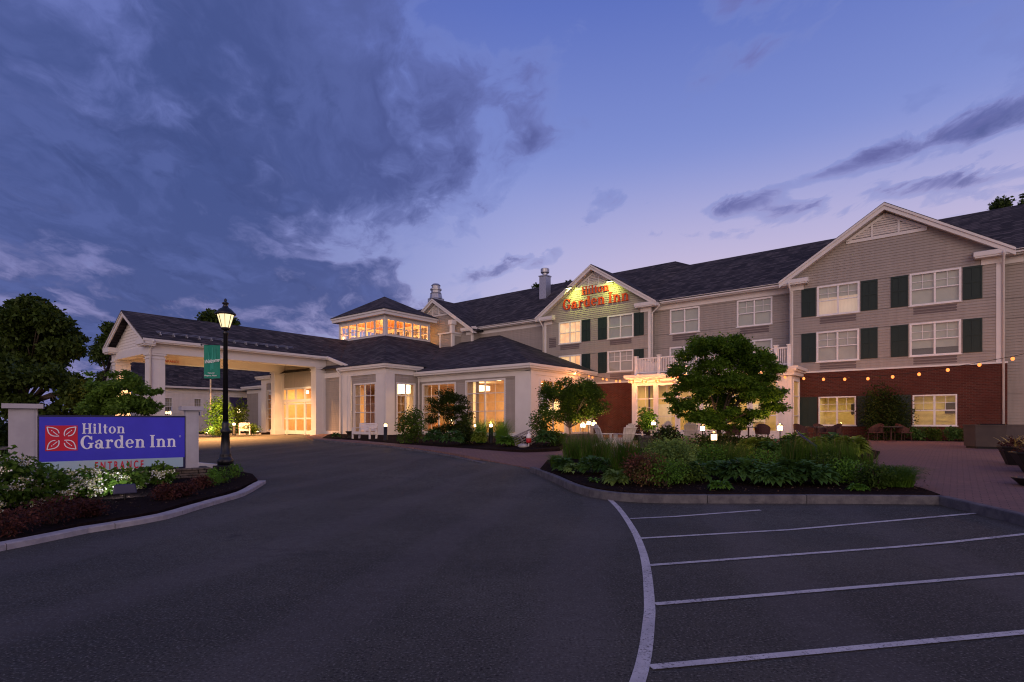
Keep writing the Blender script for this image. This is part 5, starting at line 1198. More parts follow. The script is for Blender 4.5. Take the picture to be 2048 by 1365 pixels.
for (pxx, Y, rz, lb) in [(1752, 28.4, -1.2, 'brown wicker chair on the left side of the table by the dark bush'), (1774, 29.6, 0.1, 'brown wicker chair behind the patio table by the dark bush'),
                         (1602, 26.5, 1.9, 'brown wicker chair nearest the sunroom corner'), (1668, 27.0, -1.4, 'brown wicker chair right of the table below the left brick window'), (1641, 28.6, .1, 'brown wicker chair pushed against the left brick window wall'), (1525, 25.5, 2.6, 'brown wicker chair in the shade right of the maple'), (1466, 24.5, 2.9, 'brown wicker chair directly behind the maple trunk')]: dup(w0, AT(pxx, Y, .14), rz, lb)
rtable('round patio table beside the dark bush at the brick wall', AT(1782, 28.2, .14)); rtable('round patio table below the left lit brick window', AT(1634, 26.9, .14)); rtable('round patio table in the shade behind the maple', AT(1497, 25.8, .14))
# hexagonal planter box and bowls at the right
c = AT(1986, 20.5, .13); b = thing('planter_box', 'large brown hexagonal planter box on the patio by the brick corner', 'planter', c, .25)
mb = MB(); mb.lathe([(.84, .08), (.86, .84), (.89, .84), (.89, .88), (.80, .88), (.80, .8)], 6); mb.build('panels', 'planter', b); mb = MB(); mb.lathe([(.78, .0), (.78, .08)], 6); mb.build('plinth', 'blackp', b)
mb = MB(); mb.lathe([(.80, .81), (.80, .83)], 6); mb.build('soil', 'mulch', b); mb = MB(); mb.lathe([(.35, .83), (.42, .9), (.40, .91), (.3, .86)], 16, (-.3, -.2, 0)); mb.build('saucer', 'bowl', b)
rngp = np.random.default_rng(7)
def leaf_obj(name, ctr, size, m, parent=None, aspect=.5, outward=None, droop=.25, rng=None, flat_=.0):
    """many small folded leaves: ctr (N,3) centres"""
    rng = rng or rngp; ctr = np.asarray(ctr, float); N = len(ctr)
    dirs = rng.normal(size=(N, 3))
    if outward is not None: dirs = dirs * .75 + outward * 1.0
    dirs[:, 2] = dirs[:, 2] * (1 - flat_) - droop; dirs /= np.linalg.norm(dirs, axis=1)[:, None] + 1e-9
    up = rng.normal(size=(N, 3)) * (.8 - .5 * flat_) + np.array([0, 0, .9]); sd = np.cross(dirs, up); sd /= np.linalg.norm(sd, axis=1)[:, None] + 1e-9
    nr = np.cross(sd, dirs); s = size * rng.uniform(.65, 1.3, N)[:, None]
    a = ctr - dirs * s * .5; t = ctr + dirs * s * .5 - nr * s * .12; l = ctr + sd * s * aspect * .5 + nr * s * .1; r = ctr - sd * s * aspect * .5 + nr * s * .1
    V = np.stack([a, l, t, r], 1).reshape(-1, 3)
    return raw_obj(name, V, 4, m, parent)
def raw_obj(name, V, k, m, parent):
    org = ORG.get(parent.name, Vector()) if parent else Vector(); V = np.asarray(V, float) - np.array(org)
    N = len(V) // k; me = bpy.data.meshes.new(name); me.vertices.add(len(V)); me.vertices.foreach_set('co', V.astype(np.float32).ravel())
    me.loops.add(len(V)); me.loops.foreach_set('vertex_index', np.arange(len(V), dtype=np.int32)); me.polygons.add(N)
    me.polygons.foreach_set('loop_start', np.arange(0, len(V), k, dtype=np.int32)); me.polygons.foreach_set('loop_total', np.full(N, k, dtype=np.int32)); me.update(calc_edges=True)
    o = bpy.data.objects.new(name, me); COL.objects.link(o); me.materials.append(M[m] if isinstance(m, str) else m)
    if parent: o.parent = parent; ORG[o.name] = org
    return o
def blob_pts(blobs, rng, shell=.55):
    P_, O_ = [], []
    for (x, y, z, rx, ry, rz, n) in blobs:
        d_ = rng.normal(size=(n, 3)); d_ /= np.linalg.norm(d_, axis=1)[:, None]; q = d_ * (shell + (1 - shell) * rng.random(n) ** .6)[:, None] * (1 + .12 * rng.normal(size=n))[:, None]
        P_.append(np.array([x, y, z]) + q * np.array([rx, ry, rz])); O_.append(d_)
    P_, O_ = np.concatenate(P_), np.concatenate(O_); k = rng.random(len(P_)) < .14
    P_[k] += O_[k] * (rng.random(k.sum()) * .32 * np.mean([b[3] for b in blobs]))[:, None]; return P_, O_
def branches(mb, base, h0, tips, r0, rng, lean=(0, 0)):
    fork = Vector((base[0] + lean[0], base[1] + lean[1], base[2] + h0)); mid = Vector(base).lerp(fork, .5) + Vector((rng.normal() * .04, rng.normal() * .04, 0))
    mb.tube([(base[0], base[1], base[2] - .1), Vector(base) + Vector((0, 0, .1)), mid, fork], [r0 * 1.5, r0 * 1.1, r0 * .9, r0 * .8], 9)
    for t in tips:
        t = Vector(t); t = fork.lerp(t, .9); m_ = fork.lerp(t, .5) + Vector((rng.normal() * .06, rng.normal() * .06, .06 * (t - fork).length)); mb.tube([fork, m_, t], [r0 * .5, r0 * .33, r0 * .1], 6)
        for _ in range(2):
            e = fork.lerp(t, .85) + Vector(tuple(np.clip(rng.normal(size=3), -1, 1) * (t - fork).length * .13)); mb.tube([m_, m_.lerp(e, .5), e], [r0 * .22, r0 * .15, r0 * .05], 5)
def tree(name, label, base, trunk_h, r0, blobs, leaf, m, barkm='bark', seed=1, group=None, aspect=.5, cat='tree', ntips=9, shell=.5, flat_=.2, droop=.2):
    rng = np.random.default_rng(seed); b = thing(name, label, cat, base, 0, group, True)
    bl = [(base[0] + x, base[1] + y, base[2] + z, rx, ry, rz, n) for x, y, z, rx, ry, rz, n in blobs]
    P_, O_ = blob_pts(bl, rng, shell); leaf_obj('crown', P_, leaf, m, b, aspect, O_, droop, rng, flat_)
    mb = MB(); idx = rng.permutation(len(bl))[:ntips]; branches(mb, base, trunk_h, [bl[i][:3] for i in idx], r0, rng); mb.build('trunk', barkm, b, True); return b
def px_blobs(base, Y, specs, rng, depth=1.):
    """crown clumps given by where they show: (px, py, half width px, half height px, leaves)"""
    out = []; k = Y / F_
    for (a, b_, rw, rh, n) in specs:
        dyy = rng.uniform(-depth, depth); kk = (Y + dyy) / F_; out.append(((a - CX) * kk - base[0], Y + dyy - base[1], HC + (HY - b_) * kk - base[2], rw * k, rw * k * .95, rh * k, n))
    return out
def fill(specs_fn, n, seed): rg = random.Random(seed); return [specs_fn(rg) for _ in range(n)]
def ell(cx, cy, rw, rh, sz, n, lv, seed, flat=.7):
    """n clumps scattered through an elliptical crown outline"""
    rg = random.Random(seed); out = []
    while len(out) < n:
        x, y = rg.uniform(-1, 1), rg.uniform(-1, 1); r = x * x + y * y
        if r > 1 or (r < .35 and rg.random() < .35): continue
        s = sz * rg.uniform(.7, 1.3) * (1.08 - .35 * r); out.append((cx + x * rw, cy + y * rh, s, s * flat, int(lv * (s / sz) ** 2)))
    return out
# the big red leaved maple-like tree on the island, layered foliage
rg = np.random.default_rng(3); Y = 21.; base = AT(1438, Y, .14)
sp = ell(1450, 735, 98, 58, 24, 44, 430, 5, .5) + ell(1450, 800, 118, 46, 23, 46, 430, 6, .45) + ell(1440, 695, 60, 24, 20, 18, 430, 8, .6) + ell(1450, 735, 60, 40, 22, 24, 430, 60, .6) + ell(1450, 838, 78, 20, 18, 20, 300, 9, .45) + ell(1558, 741, 16, 6, 13, 4, 160, 11, .4) + ell(1352, 775, 20, 40, 17, 7, 230, 12, .4) + ell(1548, 800, 24, 30, 17, 8, 230, 13, .4)
tree('maple_tree', 'large spreading maple with layered foliage in front of the sunroom', base, .9, .10, px_blobs(base, Y, sp, rg, 1.35), .108, 'maple', 'bark', 3, None, .55, 'tree', 8, .12, .45, .25)
# small airy tree at the lobby corner
Y = 26.5; base = AT(1139, Y, .14); rg = np.random.default_rng(4)
sp = ell(1143, 802, 66, 40, 17, 58, 380, 15, .85) + ell(1150, 772, 32, 17, 14, 9, 220, 16, .7) + ell(1205, 815, 18, 10, 14, 4, 110, 17, .5) + ell(1098, 815, 16, 20, 13, 5, 180, 18, .7)
tree('small_tree', 'small round headed tree with a pale forked trunk by the lobby corner', base, .75, .06, px_blobs(base, Y, sp, rg, .9), .10, 'tree_md', 'bark_l', 5, None, .5, 'tree', 10, .3, .3, .2)
# shrub tree in front of the lobby window
Y = 33.; base = AT(893, Y, .16); rg = np.random.default_rng(6)
sp = ell(893, 826, 46, 40, 14, 36, 260, 21, .5) + ell(890, 796, 20, 14, 11, 6, 150, 22, .6) + ell(925, 838, 26, 24, 14, 8, 170, 23, .5)
tree('shrub_tree', 'dark open branched ornamental tree in front of the lobby windows', base, .5, .05, px_blobs(base, Y, sp, rg, .6), .12, 'shrub_d', 'bark', 7, None, .5, 'tree', 9, .3, .3, .2)
# dogwood behind the sign
Y = 21.; base = AT(235, Y, .1); rg = np.random.default_rng(8)
sp = ell(240, 792, 64, 34, 20, 32, 300, 31, .55) + ell(238, 760, 38, 16, 17, 9, 210, 32, .5) + ell(190, 815, 36, 16, 20, 8, 230, 33, .5) + ell(290, 815, 22, 14, 16, 5, 170, 34, .45) + ell(312, 781, 8, 4, 9, 2, 120, 35, .4) + ell(175, 752, 10, 8, 10, 2, 80, 36, .5)
tree('dogwood_tree', 'bushy green dogwood rising behind the blue sign', base, .5, .06, px_blobs(base, Y, sp, rg, 1.1), .135, 'dogw', 'bark', 9, None, .55, 'tree', 9, .3, .4, .25)
# background trees
def bigtree(label, pxx, Y, spec, seed, leaf=.42, m='tree_dk', r0=.35, th=3.):
    base = AT(pxx, Y); rg_ = np.random.default_rng(seed); tree('tree', label, base, th, r0, px_blobs(base, Y, spec, rg_, Y * .05), leaf, m, 'bark', seed, 'dark trees around the hotel', .6, 'tree', 9, .35, .1, .15)
bigtree('tallest dark broadleaf tree at the left edge of the photo', 45, 48, ell(50, 690, 80, 80, 34, 30, 620, 41, .7) + ell(60, 630, 50, 26, 26, 9, 420, 42, .7) + ell(125, 700, 30, 40, 22, 8, 330, 43, .6) + ell(152, 682, 13, 16, 13, 4, 170, 44, .6) + ell(0, 700, 60, 80, 34, 12, 420, 45, .8), 11)
bigtree('low dark tree mass filling below the tall left tree', 60, 40, ell(70, 790, 110, 45, 36, 22, 560, 46, .7) + ell(-30, 780, 60, 80, 36, 12, 420, 47, .8), 12, .36)
bigtree('dark tree immediately left of the entrance canopy gable', 232, 78, ell(222, 720, 34, 50, 20, 14, 300, 48, .8) + ell(190, 775, 28, 40, 18, 9, 260, 49, .8) + ell(225, 672, 18, 24, 13, 6, 200, 50, .8), 13, .5)
bigtree('round treetop showing over the canopy ridge behind the street lamp', 425, 95, ell(425, 652, 42, 22, 17, 14, 330, 51, .7) + ell(470, 672, 22, 14, 12, 5, 200, 52, .7) + ell(420, 690, 50, 25, 22, 8, 300, 57, .7), 14, .6)
bigtree('treetop tip showing over the roof left of the lettered gable', 1150, 78, ell(1152, 566, 18, 14, 7, 6, 90, 53, .6) + ell(1075, 572, 28, 6, 7, 5, 40, 54, .5) + ell(1140, 600, 50, 25, 18, 8, 200, 58, .7), 15, .4)
bigtree('treetop over the roof at the right edge of the photo', 2030, 72, ell(2035, 408, 52, 18, 15, 11, 190, 55, .6) + ell(1995, 412, 20, 8, 9, 4, 80, 56, .6) + ell(2040, 450, 60, 30, 22, 8, 200, 59, .7), 16, .36)

# ------------------------------------------------------------------ shrubs and beds
def shrub(name, label, pos, rx, ry, rz, n, leaf, m, cat='shrub', group=None, seed=1, aspect=.5, clumps=7, part='foliage', lift=.5, flat_=.2):
    rng = np.random.default_rng(seed); b = thing(name, label, cat, pos, 0, group, True); bl = []
    for i in range(clumps):
        t = 2 * math.pi * i / clumps + rng.uniform(-.4, .4); q = .55 * math.sqrt(rng.random()) if i else 0
        bl.append((pos[0] + rx * q * math.cos(t), pos[1] + ry * q * math.sin(t), pos[2] + rz * (lift + rng.uniform(-.12, .22)), rx * .58, ry * .58, rz * .5, n // clumps))
    P_, O_ = blob_pts(bl, rng, .45); P_[:, 2] = np.maximum(P_[:, 2], pos[2] + .02); leaf_obj(part, P_, leaf, m, b, aspect, O_, .15, rng, flat_)
    mb = MB()
    for i in range(5): t = i * 1.26; mb.tube([(pos[0], pos[1], pos[2] - .05), (pos[0] + rx * .3 * math.cos(t), pos[1] + ry * .3 * math.sin(t), pos[2] + rz * .8)], [.014, .006], 5)
    mb.build('stems', 'bark', b); return b
def blades(rng, pos, n, h, spread, wd, arch=.5, rad=.12):
    az = rng.uniform(0, 2 * math.pi, n); hh = h * rng.uniform(.45, 1.22, n); sp = spread * rng.uniform(.05, 1.2, n) ** .8; br = rad * np.sqrt(rng.random(n)); ba = rng.uniform(0, 2 * math.pi, n)
    p0 = np.stack([pos[0] + br * np.cos(ba), pos[1] + br * np.sin(ba), np.full(n, pos[2])], 1); dv = np.stack([np.cos(az), np.sin(az), np.zeros(n)], 1); sd = np.stack([-np.sin(az), np.cos(az), np.zeros(n)], 1)
    tw = rng.normal(size=n)[:, None] * .8; sd = sd * np.cos(tw) + dv * np.sin(tw); w_ = wd * rng.uniform(.6, 1.3, n)[:, None]; V = []
    zz_ = np.array([0, 0, 1.]); pr = []
    for f in (0, .35, .7, 1.):
        r = sp * (f ** (1 + arch)); z = hh * (1.9 * f - 1.3 * f * f) if arch >= .9 else hh * (f - .30 * arch * f ** 3); c = p0 + dv * r[:, None] + zz_ * z[:, None]; ww = w_ * (1 - .92 * f ** 1.5) * .5; pr.append((c - sd * ww, c + sd * ww))
    for (a, b_), (c, e) in zip(pr, pr[1:]): V.append(np.stack([a, b_, e, c], 1))
    return np.concatenate(V).reshape(-1, 3)
def grass(label, pos, h, spread, n, seed, m='grass', plume=0, group='ornamental grass clumps', wd=.012, arch=.5, rad=.15):
    rng = np.random.default_rng(seed); b = thing('grass_clump', label, 'ornamental grass', pos, 0, group, True); raw_obj('blades', blades(rng, pos, n, h, spread, wd, arch, rad), 4, m, b)
    if plume: raw_obj('seed_heads', blades(rng, pos, plume, h * 1.22, spread * .8, .006, .15, rad), 4, 'grass_t', b)
    return b
def hosta(label, pos, r, h, n, seed, m='hosta', group='hostas in the garden beds', lw=.15):
    rng = np.random.default_rng(seed); b = thing('hosta_plant', label, 'plant', pos, 0, group, True); az = rng.uniform(0, 2 * math.pi, n); q = np.sqrt(rng.random(n)); ro = r * (.25 + .75 * q)
    dv = np.stack([np.cos(az), np.sin(az), np.zeros(n)], 1); sd = np.stack([-np.sin(az), np.cos(az), np.zeros(n)], 1); p0 = np.array(pos) + dv * (ro * .45)[:, None] + np.array([0, 0, 1.]) * (h * (1 - .55 * q ** 2) * rng.uniform(.8, 1.1, n))[:, None]
    L_ = (lw * 1.5 * rng.uniform(.7, 1.25, n))[:, None]; Wd = L_ * rng.uniform(.5, .7, n)[:, None]; up = np.array([0, 0, 1.]); tl = (.6 - .75 * q + rng.normal(size=n) * .25)[:, None]; d2 = dv + up * tl; d2 /= np.linalg.norm(d2, axis=1)[:, None]; n2 = np.cross(sd, d2)
    n2 = n2 * np.sign(n2[:, 2:3] + 1e-9)
    a = p0; m1 = p0 + d2 * L_ * .45 + n2 * L_ * .02; t = p0 + d2 * L_ * .95 - up * L_ * .16; l, r_ = m1 + sd * Wd * .5 + n2 * Wd * .16, m1 - sd * Wd * .5 + n2 * Wd * .16
    V = np.concatenate([np.stack([a, l, t, m1], 1), np.stack([a, m1, t, r_], 1)], 1).reshape(-1, 3); raw_obj('leaves', V, 4, m, b); return b
FILL = [(1128, 944, 'hosta', .34, .26), (1214, 950, 'hosta', .42, .30), (1232, 968, 'pale', .30, .2), (1330, 972, 'shrub', .5, .4), (1405, 962, 'hosta', .45, .32), (1420, 950, 'shrub', .5, .5), (1445, 962, 'hosta', .5, .34), (1530, 955, 'shrub', .5, .42), (1560, 970, 'hosta', .5, .34), (1635, 971, 'hosta', .46, .32), (1655, 962, 'shrub', .5, .42), (1700, 968, 'shrub', .42, .36), (1752, 976, 'shrub', .4, .34)]
FILL_LB = ['between the left tip grass mound and the sage hosta', 'right of the blue green hosta before the grass clump', 'at the left foot of the reddish shrub', 'between the reddish shrub and the pale cream edged shrub', 'left of the big hosta pair, behind', 'in the dark gap below the nearest lantern', 'directly left of the hosta pair', 'behind the middle of the hosta pair', 'filling the middle of the hosta pair at the front', 'right of the hosta pair', 'at the foot of the grass screen, right of the hosta pair', 'at the foot of the grass screen near its right end', 'between the ferny plant and the corner grass mound']
def gz(pxx, pyy, dz=.17): return tuple(G(pxx, pyy, dz))
# front island, left to right (pixel of the plant's foot)
grass('bright green grass mound at the left tip of the front bed', gz(1112, 934), .42, .38, 900, 1, 'grass', 0, wd=.010, arch=.9)
grass('tall upright grass stand behind the blue green hosta, left end of the bed', gz(1190, 925), .95, .42, 900, 2, 'grass', 110, rad=.5)
grass('second tall upright grass stand just behind the first', gz(1150, 917), .85, .32, 600, 3, 'grass', 90, rad=.4)
grass('tall grass clump between the blue green hosta and the red shrub', gz(1252, 955), .98, .42, 1300, 4, 'grass', 120, rad=.32)
grass('grass clump with tan plumes behind the white chair', gz(1318, 922), .70, .35, 500, 5, 'grass', 140, rad=.4)
hosta('blue green hosta between two grass stands', gz(1182, 948), .55, .34, 210, 6, 'hosta')
hosta('small sage hosta at the kerb left of the blue green hosta', gz(1145, 948), .38, .22, 110, 7, 'pale', lw=.09)
hosta('tiny lone green seedling on bare mulch near the kerb', gz(1188, 965), .15, .09, 26, 8, 'lime', lw=.08)
shrub('rose_shrub', 'low reddish rounded shrub in the middle of the front bed', gz(1292, 970), .60, .5, .60, 2900, .062, 'barb_g', seed=9)
shrub('variegated_shrub', 'pale cream edged shrub right of the reddish shrub', gz(1352, 953), .75, .6, .82, 3600, .075, 'pale', seed=10)
shrub('variegated_shrub', 'pale leafy sprig rising right of the cream edged shrub', gz(1398, 940), .32, .3, .62, 800, .075, 'pale', seed=39)
shrub('green_shrub', 'deep green low shrub under the pale cream edged shrub', gz(1370, 966), .55, .4, .38, 1500, .07, 'shrub', seed=11)
grass('fine dark grass mass below the nearest square lantern', gz(1438, 945), .80, .50, 1700, 12, 'grass', 60, wd=.007, rad=.38)
grass('fine dark grass mass right of the nearest square lantern', gz(1476, 938), .72, .45, 1200, 13, 'grass', 40, wd=.007, rad=.35)
hosta('big green hosta, left of the pair at the kerb', gz(1488, 966), .72, .42, 420, 14, 'hosta'); hosta('big green hosta, right of the pair at the kerb', gz(1590, 968), .74, .42, 440, 15, 'hosta'); hosta('green hosta wedged between the pair at the kerb', gz(1545, 972), .5, .34, 200, 16, 'hosta')
hosta('low ferny green plant at the kerb in front of the hosta pair', gz(1440, 980), .38, .15, 190, 17, 'lime', lw=.07)
hosta('flat ferny green plant at the kerb below the tall grass screen', gz(1716, 981), .26, .10, 130, 18, 'lime', lw=.07)
for i, (a, b_) in enumerate([(1590, 950), (1635, 952), (1680, 953)]): grass(['left', 'middle', 'right'][i] + ' section of the dense grass screen before the gold hostas', gz(a, b_), .86, .24, 1100, 20 + i, 'grass', 60, rad=.34, wd=.010)
grass('broad arching grass mound at the corner of the kerb', gz(1790, 972), .50, .62, 1900, 24, 'grass', 0, wd=.011, arch=1., rad=.3)
grass('thin upright grass tuft beside the paver gap', gz(1738, 952), .62, .2, 220, 25, 'grass', 20, rad=.12)
for i, (a, b_, kind_, r, h) in enumerate(FILL):
    if kind_ == 'shrub': shrub('filler_shrub', 'low rounded green shrub ' + FILL_LB[i], gz(a, b_), r * 1.15, r, h * 1.3, 1300, .06, ['shrub', 'lime'][i % 2], 'shrub', 'low rounded shrubs in the front bed', 150 + i)
    else: hosta(('pale' if kind_ == 'pale' else 'green') + ' hosta ' + FILL_LB[i], gz(a, b_), r * 1.15, h * 1.1, 200, 150 + i, kind_, lw=.14)
# rear island
hosta('gold hosta glowing under the lantern left of the dark grass', gz(1345, 921), .62, .42, 260, 26, 'hosta_y', lw=.16)
for i, (a, b_, r) in enumerate([(1508, 921, .85), (1552, 926, .8), (1625, 914, .85), (1668, 908, .8), (1700, 916, .75), (1590, 905, .7)]):
    hosta(['gold hosta directly right of the dark grass', 'gold hosta in front behind the grass screen left end', 'gold hosta behind the grass screen middle', 'gold hosta topmost at the patio table side', 'gold hosta at the right end beside the pavers', 'gold hosta at the back by the sunroom corner lantern'][i], gz(a, b_), r, .55, 330, 27 + i, 'hosta_y' if i % 2 == 0 else 'hosta', lw=.19)
shrub('dark_shrub', 'dark feathery shrub right of the stone ring', gz(1338, 905), .75, .6, .85, 2200, .11, 'shrub_d', seed=33)
shrub('dark_shrub', 'low dark shrub at the maple foot', gz(1440, 903), 1.1, .7, .55, 2000, .11, 'shrub_d', seed=34)
shrub('dark_shrub', 'low dark shrub behind the gold hostas near the right lantern', gz(1525, 900), .8, .6, .45, 1200, .11, 'shrub_d', seed=35)
shrub('barberry_shrub', 'small purple red shrub below the gold hosta mass', gz(1530, 933), .42, .35, .35, 900, .06, 'barb', seed=36)
b = thing('garden_pipe', 'pale curved pipe arching over the gold hostas', 'pipe', gz(1585, 900), 0, None, True)
mb = MB(); p1, p2, p3 = PT(1592, 862, 17.5), PT(1604, 873, 16.8), PT(1632, 893, 16.); mb.tube([p1, p1.lerp(p2, .5) + Vector((0, 0, -.02)), p2, p3, Vector((p3.x, p3.y, zt(p3.x, p3.y) + .1))], .035, 8); mb.build('tube', 'flood', b, True)
# lobby bed
shrub('holly_shrub', 'tall olive green shrub right of the bay window bollard', gz(826, 886), 1.0, .9, 1.75, 2400, .13, 'shrub', seed=40, clumps=9)
for i, (a, b_, rx, rz, mm, lb) in enumerate([(868, 889, .75, .62, 'hosta', 'broad leaved blue green plant at the foot of the olive shrub'), (905, 892, .95, .6, 'hosta', 'broad leaved blue green plant below the dark ornamental tree'), (1010, 893, .5, .4, 'lime', 'lime green mound left of the lobster trap'), (1025, 891, .35, .3, 'hosta_y', 'yellow green mound right of the bollard light'), (958, 890, .5, .55, 'hosta_y', 'yellow green leafy plant left of the bollard light'), (1092, 893, .75, .6, 'hosta', 'green hosta right of the painted buoy')]):
    hosta(lb, gz(a, b_), rx, rz, 260, 41 + i, mm, lw=.17)
shrub('lobby_shrub', 'dim green shrub in front of the left lobby window sill', gz(930, 888), .7, .6, .8, 1300, .13, 'shrub_d', seed=47)
grass('feathery grass fountain lit from below, left of the bollard light', gz(962, 886), 1.25, .75, 900, 48, 'lime', 0, wd=.014, rad=.25); grass('feathery grass fountain lit from below, right of the bollard light', gz(1004, 886), 1.25, .75, 900, 49, 'lime', 0, wd=.014, rad=.25)
shrub('corner_shrub', 'dark shrub against the side windows right of the lobby corner', AT(1085, 30.5, .16), .9, .8, 1.45, 1600, .13, 'shrub', seed=50)
shrub('corner_shrub', 'low leafy shrub in front of the low stone wall', AT(1112, 25, .16), .55, .5, .6, 900, .11, 'shrub', seed=51)
hosta('little green tuft left of the urn by the bay', gz(672, 877), .4, .3, 110, 52, 'hosta', lw=.12); hosta('little green tuft at the foot of the bay corner', gz(800, 884), .3, .25, 80, 53, 'hosta', lw=.1)
# plants along the brick wall
shrub('dark_bush', 'large dark rounded bush between the two lit brick windows', W(3.0, 35.9, .66), 1.5, 1.1, 2.7, 7000, .12, 'shrub_d', seed=54, clumps=12)
for i, u in enumerate((1.6, .9, .1, -.6, -1.3)): shrub('low_shrub', ['dark', 'second', 'third', 'fourth', 'last'][i] + ' low leafy shrub under the right brick window, counted from the dark bush', W(u, 35.8, .66), .55, .45, .62, 700, .12, 'shrub' if i % 2 else 'hosta', seed=60 + i, group='low shrubs along the brick wall')
b = shrub('potted_plant', 'tall leafy potted plant against the left sunroom windows', AT(1296, 31.5, .5), .65, .6, 1.3, 900, .17, 'lime', seed=66)
mb = MB(); q = AT(1296, 31.5, .13); mb.lathe([(.22, 0), (.3, .45), (.32, .48), (.27, .48)], 14, q); mb.build('pot', 'bowl', b, True)
b = shrub('potted_plant', 'low potted flowers at the left sunroom corner', AT(1272, 30, .45), .5, .4, .5, 500, .12, 'barb', seed=67)
mb = MB(); q = AT(1272, 30, .13); mb.lathe([(.22, 0), (.3, .32), (.32, .36), (.27, .36)], 14, q); mb.build('pot', 'bowl', b, True)
shrub('flowering_plant', 'gold flecked plant at the foot of the maple', AT(1424, 22.5, .2), .3, .3, .35, 300, .08, 'hosta_y', seed=68)
rngl = np.random.default_rng(77); Q = []
for (x0, x1, y0, y1, n, hz) in [(1100, 1860, 945, 984, 900, .172), (60, 500, 950, 1040, 700, .095), (660, 1100, 878, 896, 500, .17)]:
    for _ in range(n):
        a_ = rngl.uniform(x0, x1); b_ = rngl.uniform(y0, y1)
        if x0 == 1100 and a_ < 1230 and b_ > 938 + (a_ - 1100) * .3: continue
        if x0 == 60 and (b_ > 1046 - (a_ - 154) * .215 or b_ > 1036): continue
        if x0 == 660 and b_ > 876 + (a_ - 660) * .05: continue
        Q.append(tuple(G(a_, b_, hz)))
o = leaf_obj('leaf_litter', np.array(Q) + np.array([0, 0, .008]), .045, mat('dry_leaf', (.11, .065, .035), .9, (.05, .035, .022), 20), None, .5, None, 0, rngl, .9); o['kind'] = 'stuff'
# bowls at the right edge
def bowl(pos, r, label, seed):
    b = thing('bowl_planter', label, 'planter', pos, 0, 'dark bowl planters on the patio', True)
    mb = MB(); mb.lathe([(r * .55, 0), (r * .95, .42), (r * 1.02, .46), (r * 1.02, .49), (r * .9, .49), (r * .85, .42)], 8, pos); mb.build('bowl', 'bowl', b)
    q = (pos[0], pos[1], pos[2] + .45); rng = np.random.default_rng(seed); P_, O_ = blob_pts([(q[0], q[1], q[2] + .08, r * .9, r * .9, .16, 350)], rng, .3); leaf_obj('foliage', P_, .09, 'barb', b, .5, O_, .1, rng)
    raw_obj('blossoms', blades(rng, q, 40, .34, r * 1.15, .05, .4, r * .5), 4, 'gold', b)
bowl(AT(2034, 14.5, .13), .40, 'smaller dark bowl planter with gold blossoms by the brown planter box', 70); bowl(AT(2084, 12.8, .13), .58, 'larger dark bowl planter cut off by the right edge', 71)
light('POINT', AT(2085, 15.5, 1.3), 14, (1., .62, .25), None, shadow_soft_size=.1).name = 'patio_lamp_light'
b = thing('bowl_planter', 'low dark dish lying on the pavers at the right edge', 'planter', AT(2068, 11.0, .13), 0, 'dark bowl planters on the patio'); mb = MB(); mb.lathe([(.2, 0), (.34, .14), (.36, .16), (.3, .16)], 12); mb.build('bowl', 'bowl', b, True)
# lobster trap and buoy ornaments
q = gz(1046, 890, .17); b = thing('lobster_trap', 'weathered wooden lobster trap tilted on the mulch', 'trap', q, .55); b.rotation_euler = (.12, -.35, .55)
mb = MB(); w_, dpt, ht = .62, .42, .5
for x in (-w_, -.2, .2, w_): mb.box(x - .02, x + .02, -dpt, -dpt + .04, 0, ht * .6); mb.box(x - .02, x + .02, dpt - .04, dpt, 0, ht * .6); mb.tube([(x, dpt * math.cos(t), ht * .55 + .25 * math.sin(t)) for t in [k * math.pi / 8 for k in range(9)]], .018, 5)
mb.build('frame', 'trap', b); mb = MB()
for k in range(9): t = math.pi * k / 8; mb.bar((-w_, dpt * math.cos(t), ht * .55 + .25 * math.sin(t)), (w_, dpt * math.cos(t), ht * .55 + .25 * math.sin(t)), .045, .015)
for z in (.05, .15, .25): mb.box(-w_, w_, -dpt - .012, -dpt, z, z + .04)
mb.build('slats', 'trap', b)
q = gz(1057.5, 893, .17); b = thing('buoy', 'red and white lobster buoy standing in the lobby bed', 'buoy', q, 0)
mb = MB(); mb.lathe([(.02, 0), (.02, .14)], 8); mb.build('stake', 'buoy_w', b); mb = MB(); mb.lathe([(.07, .14), (.12, .2), (.12, .36)], 12); mb.build('lower_body', 'buoy_r', b, True); mb = MB(); mb.lathe([(.12, .36), (.12, .42), (.08, .54), (.02, .58), (.02, .66)], 12); mb.build('upper_body', 'buoy_w', b, True)
b = thing('stone_boulder', 'small pale stone left of the red and white buoy', 'boulder', gz(1046, 896, .15), 0); mb = MB(); mb.lathe([(.12, 0), (.24, .05), (.2, .14), (.08, .18)], 8); mb.build('rock', 'granite', b, True)
# poster in the side window
b = thing('window_poster', 'white poster with a dark drawing in the lobby side window', 'poster', W(21.98, 31.2, 3), 0, None, True)
mb = MB(); P = PU(21.96); mb.hexa([P(30.45, 2.5, -.02), P(31.35, 2.5, -.02), P(31.35, 3.75, -.02), P(30.45, 3.75, -.02)], [P(30.45, 2.5, 0), P(31.35, 2.5, 0), P(31.35, 3.75, 0), P(30.45, 3.75, 0)]); mb.build('sheet', 'poster', b)
mb = MB()
for a, z, r in ((30.75, 3.48, .11), (31.08, 3.42, .10), (30.9, 3.3, .08)): mb.quad(*[P(a + x, z + y, .004) for x, y in disc(0, 0, r)])
for z in (2.95, 2.8, 2.65): mb.quad(P(30.55, z, .004), P(31.25, z, .004), P(31.25, z + .06, .004), P(30.55, z + .06, .004))
mb.build('print', 'in_dark', b)
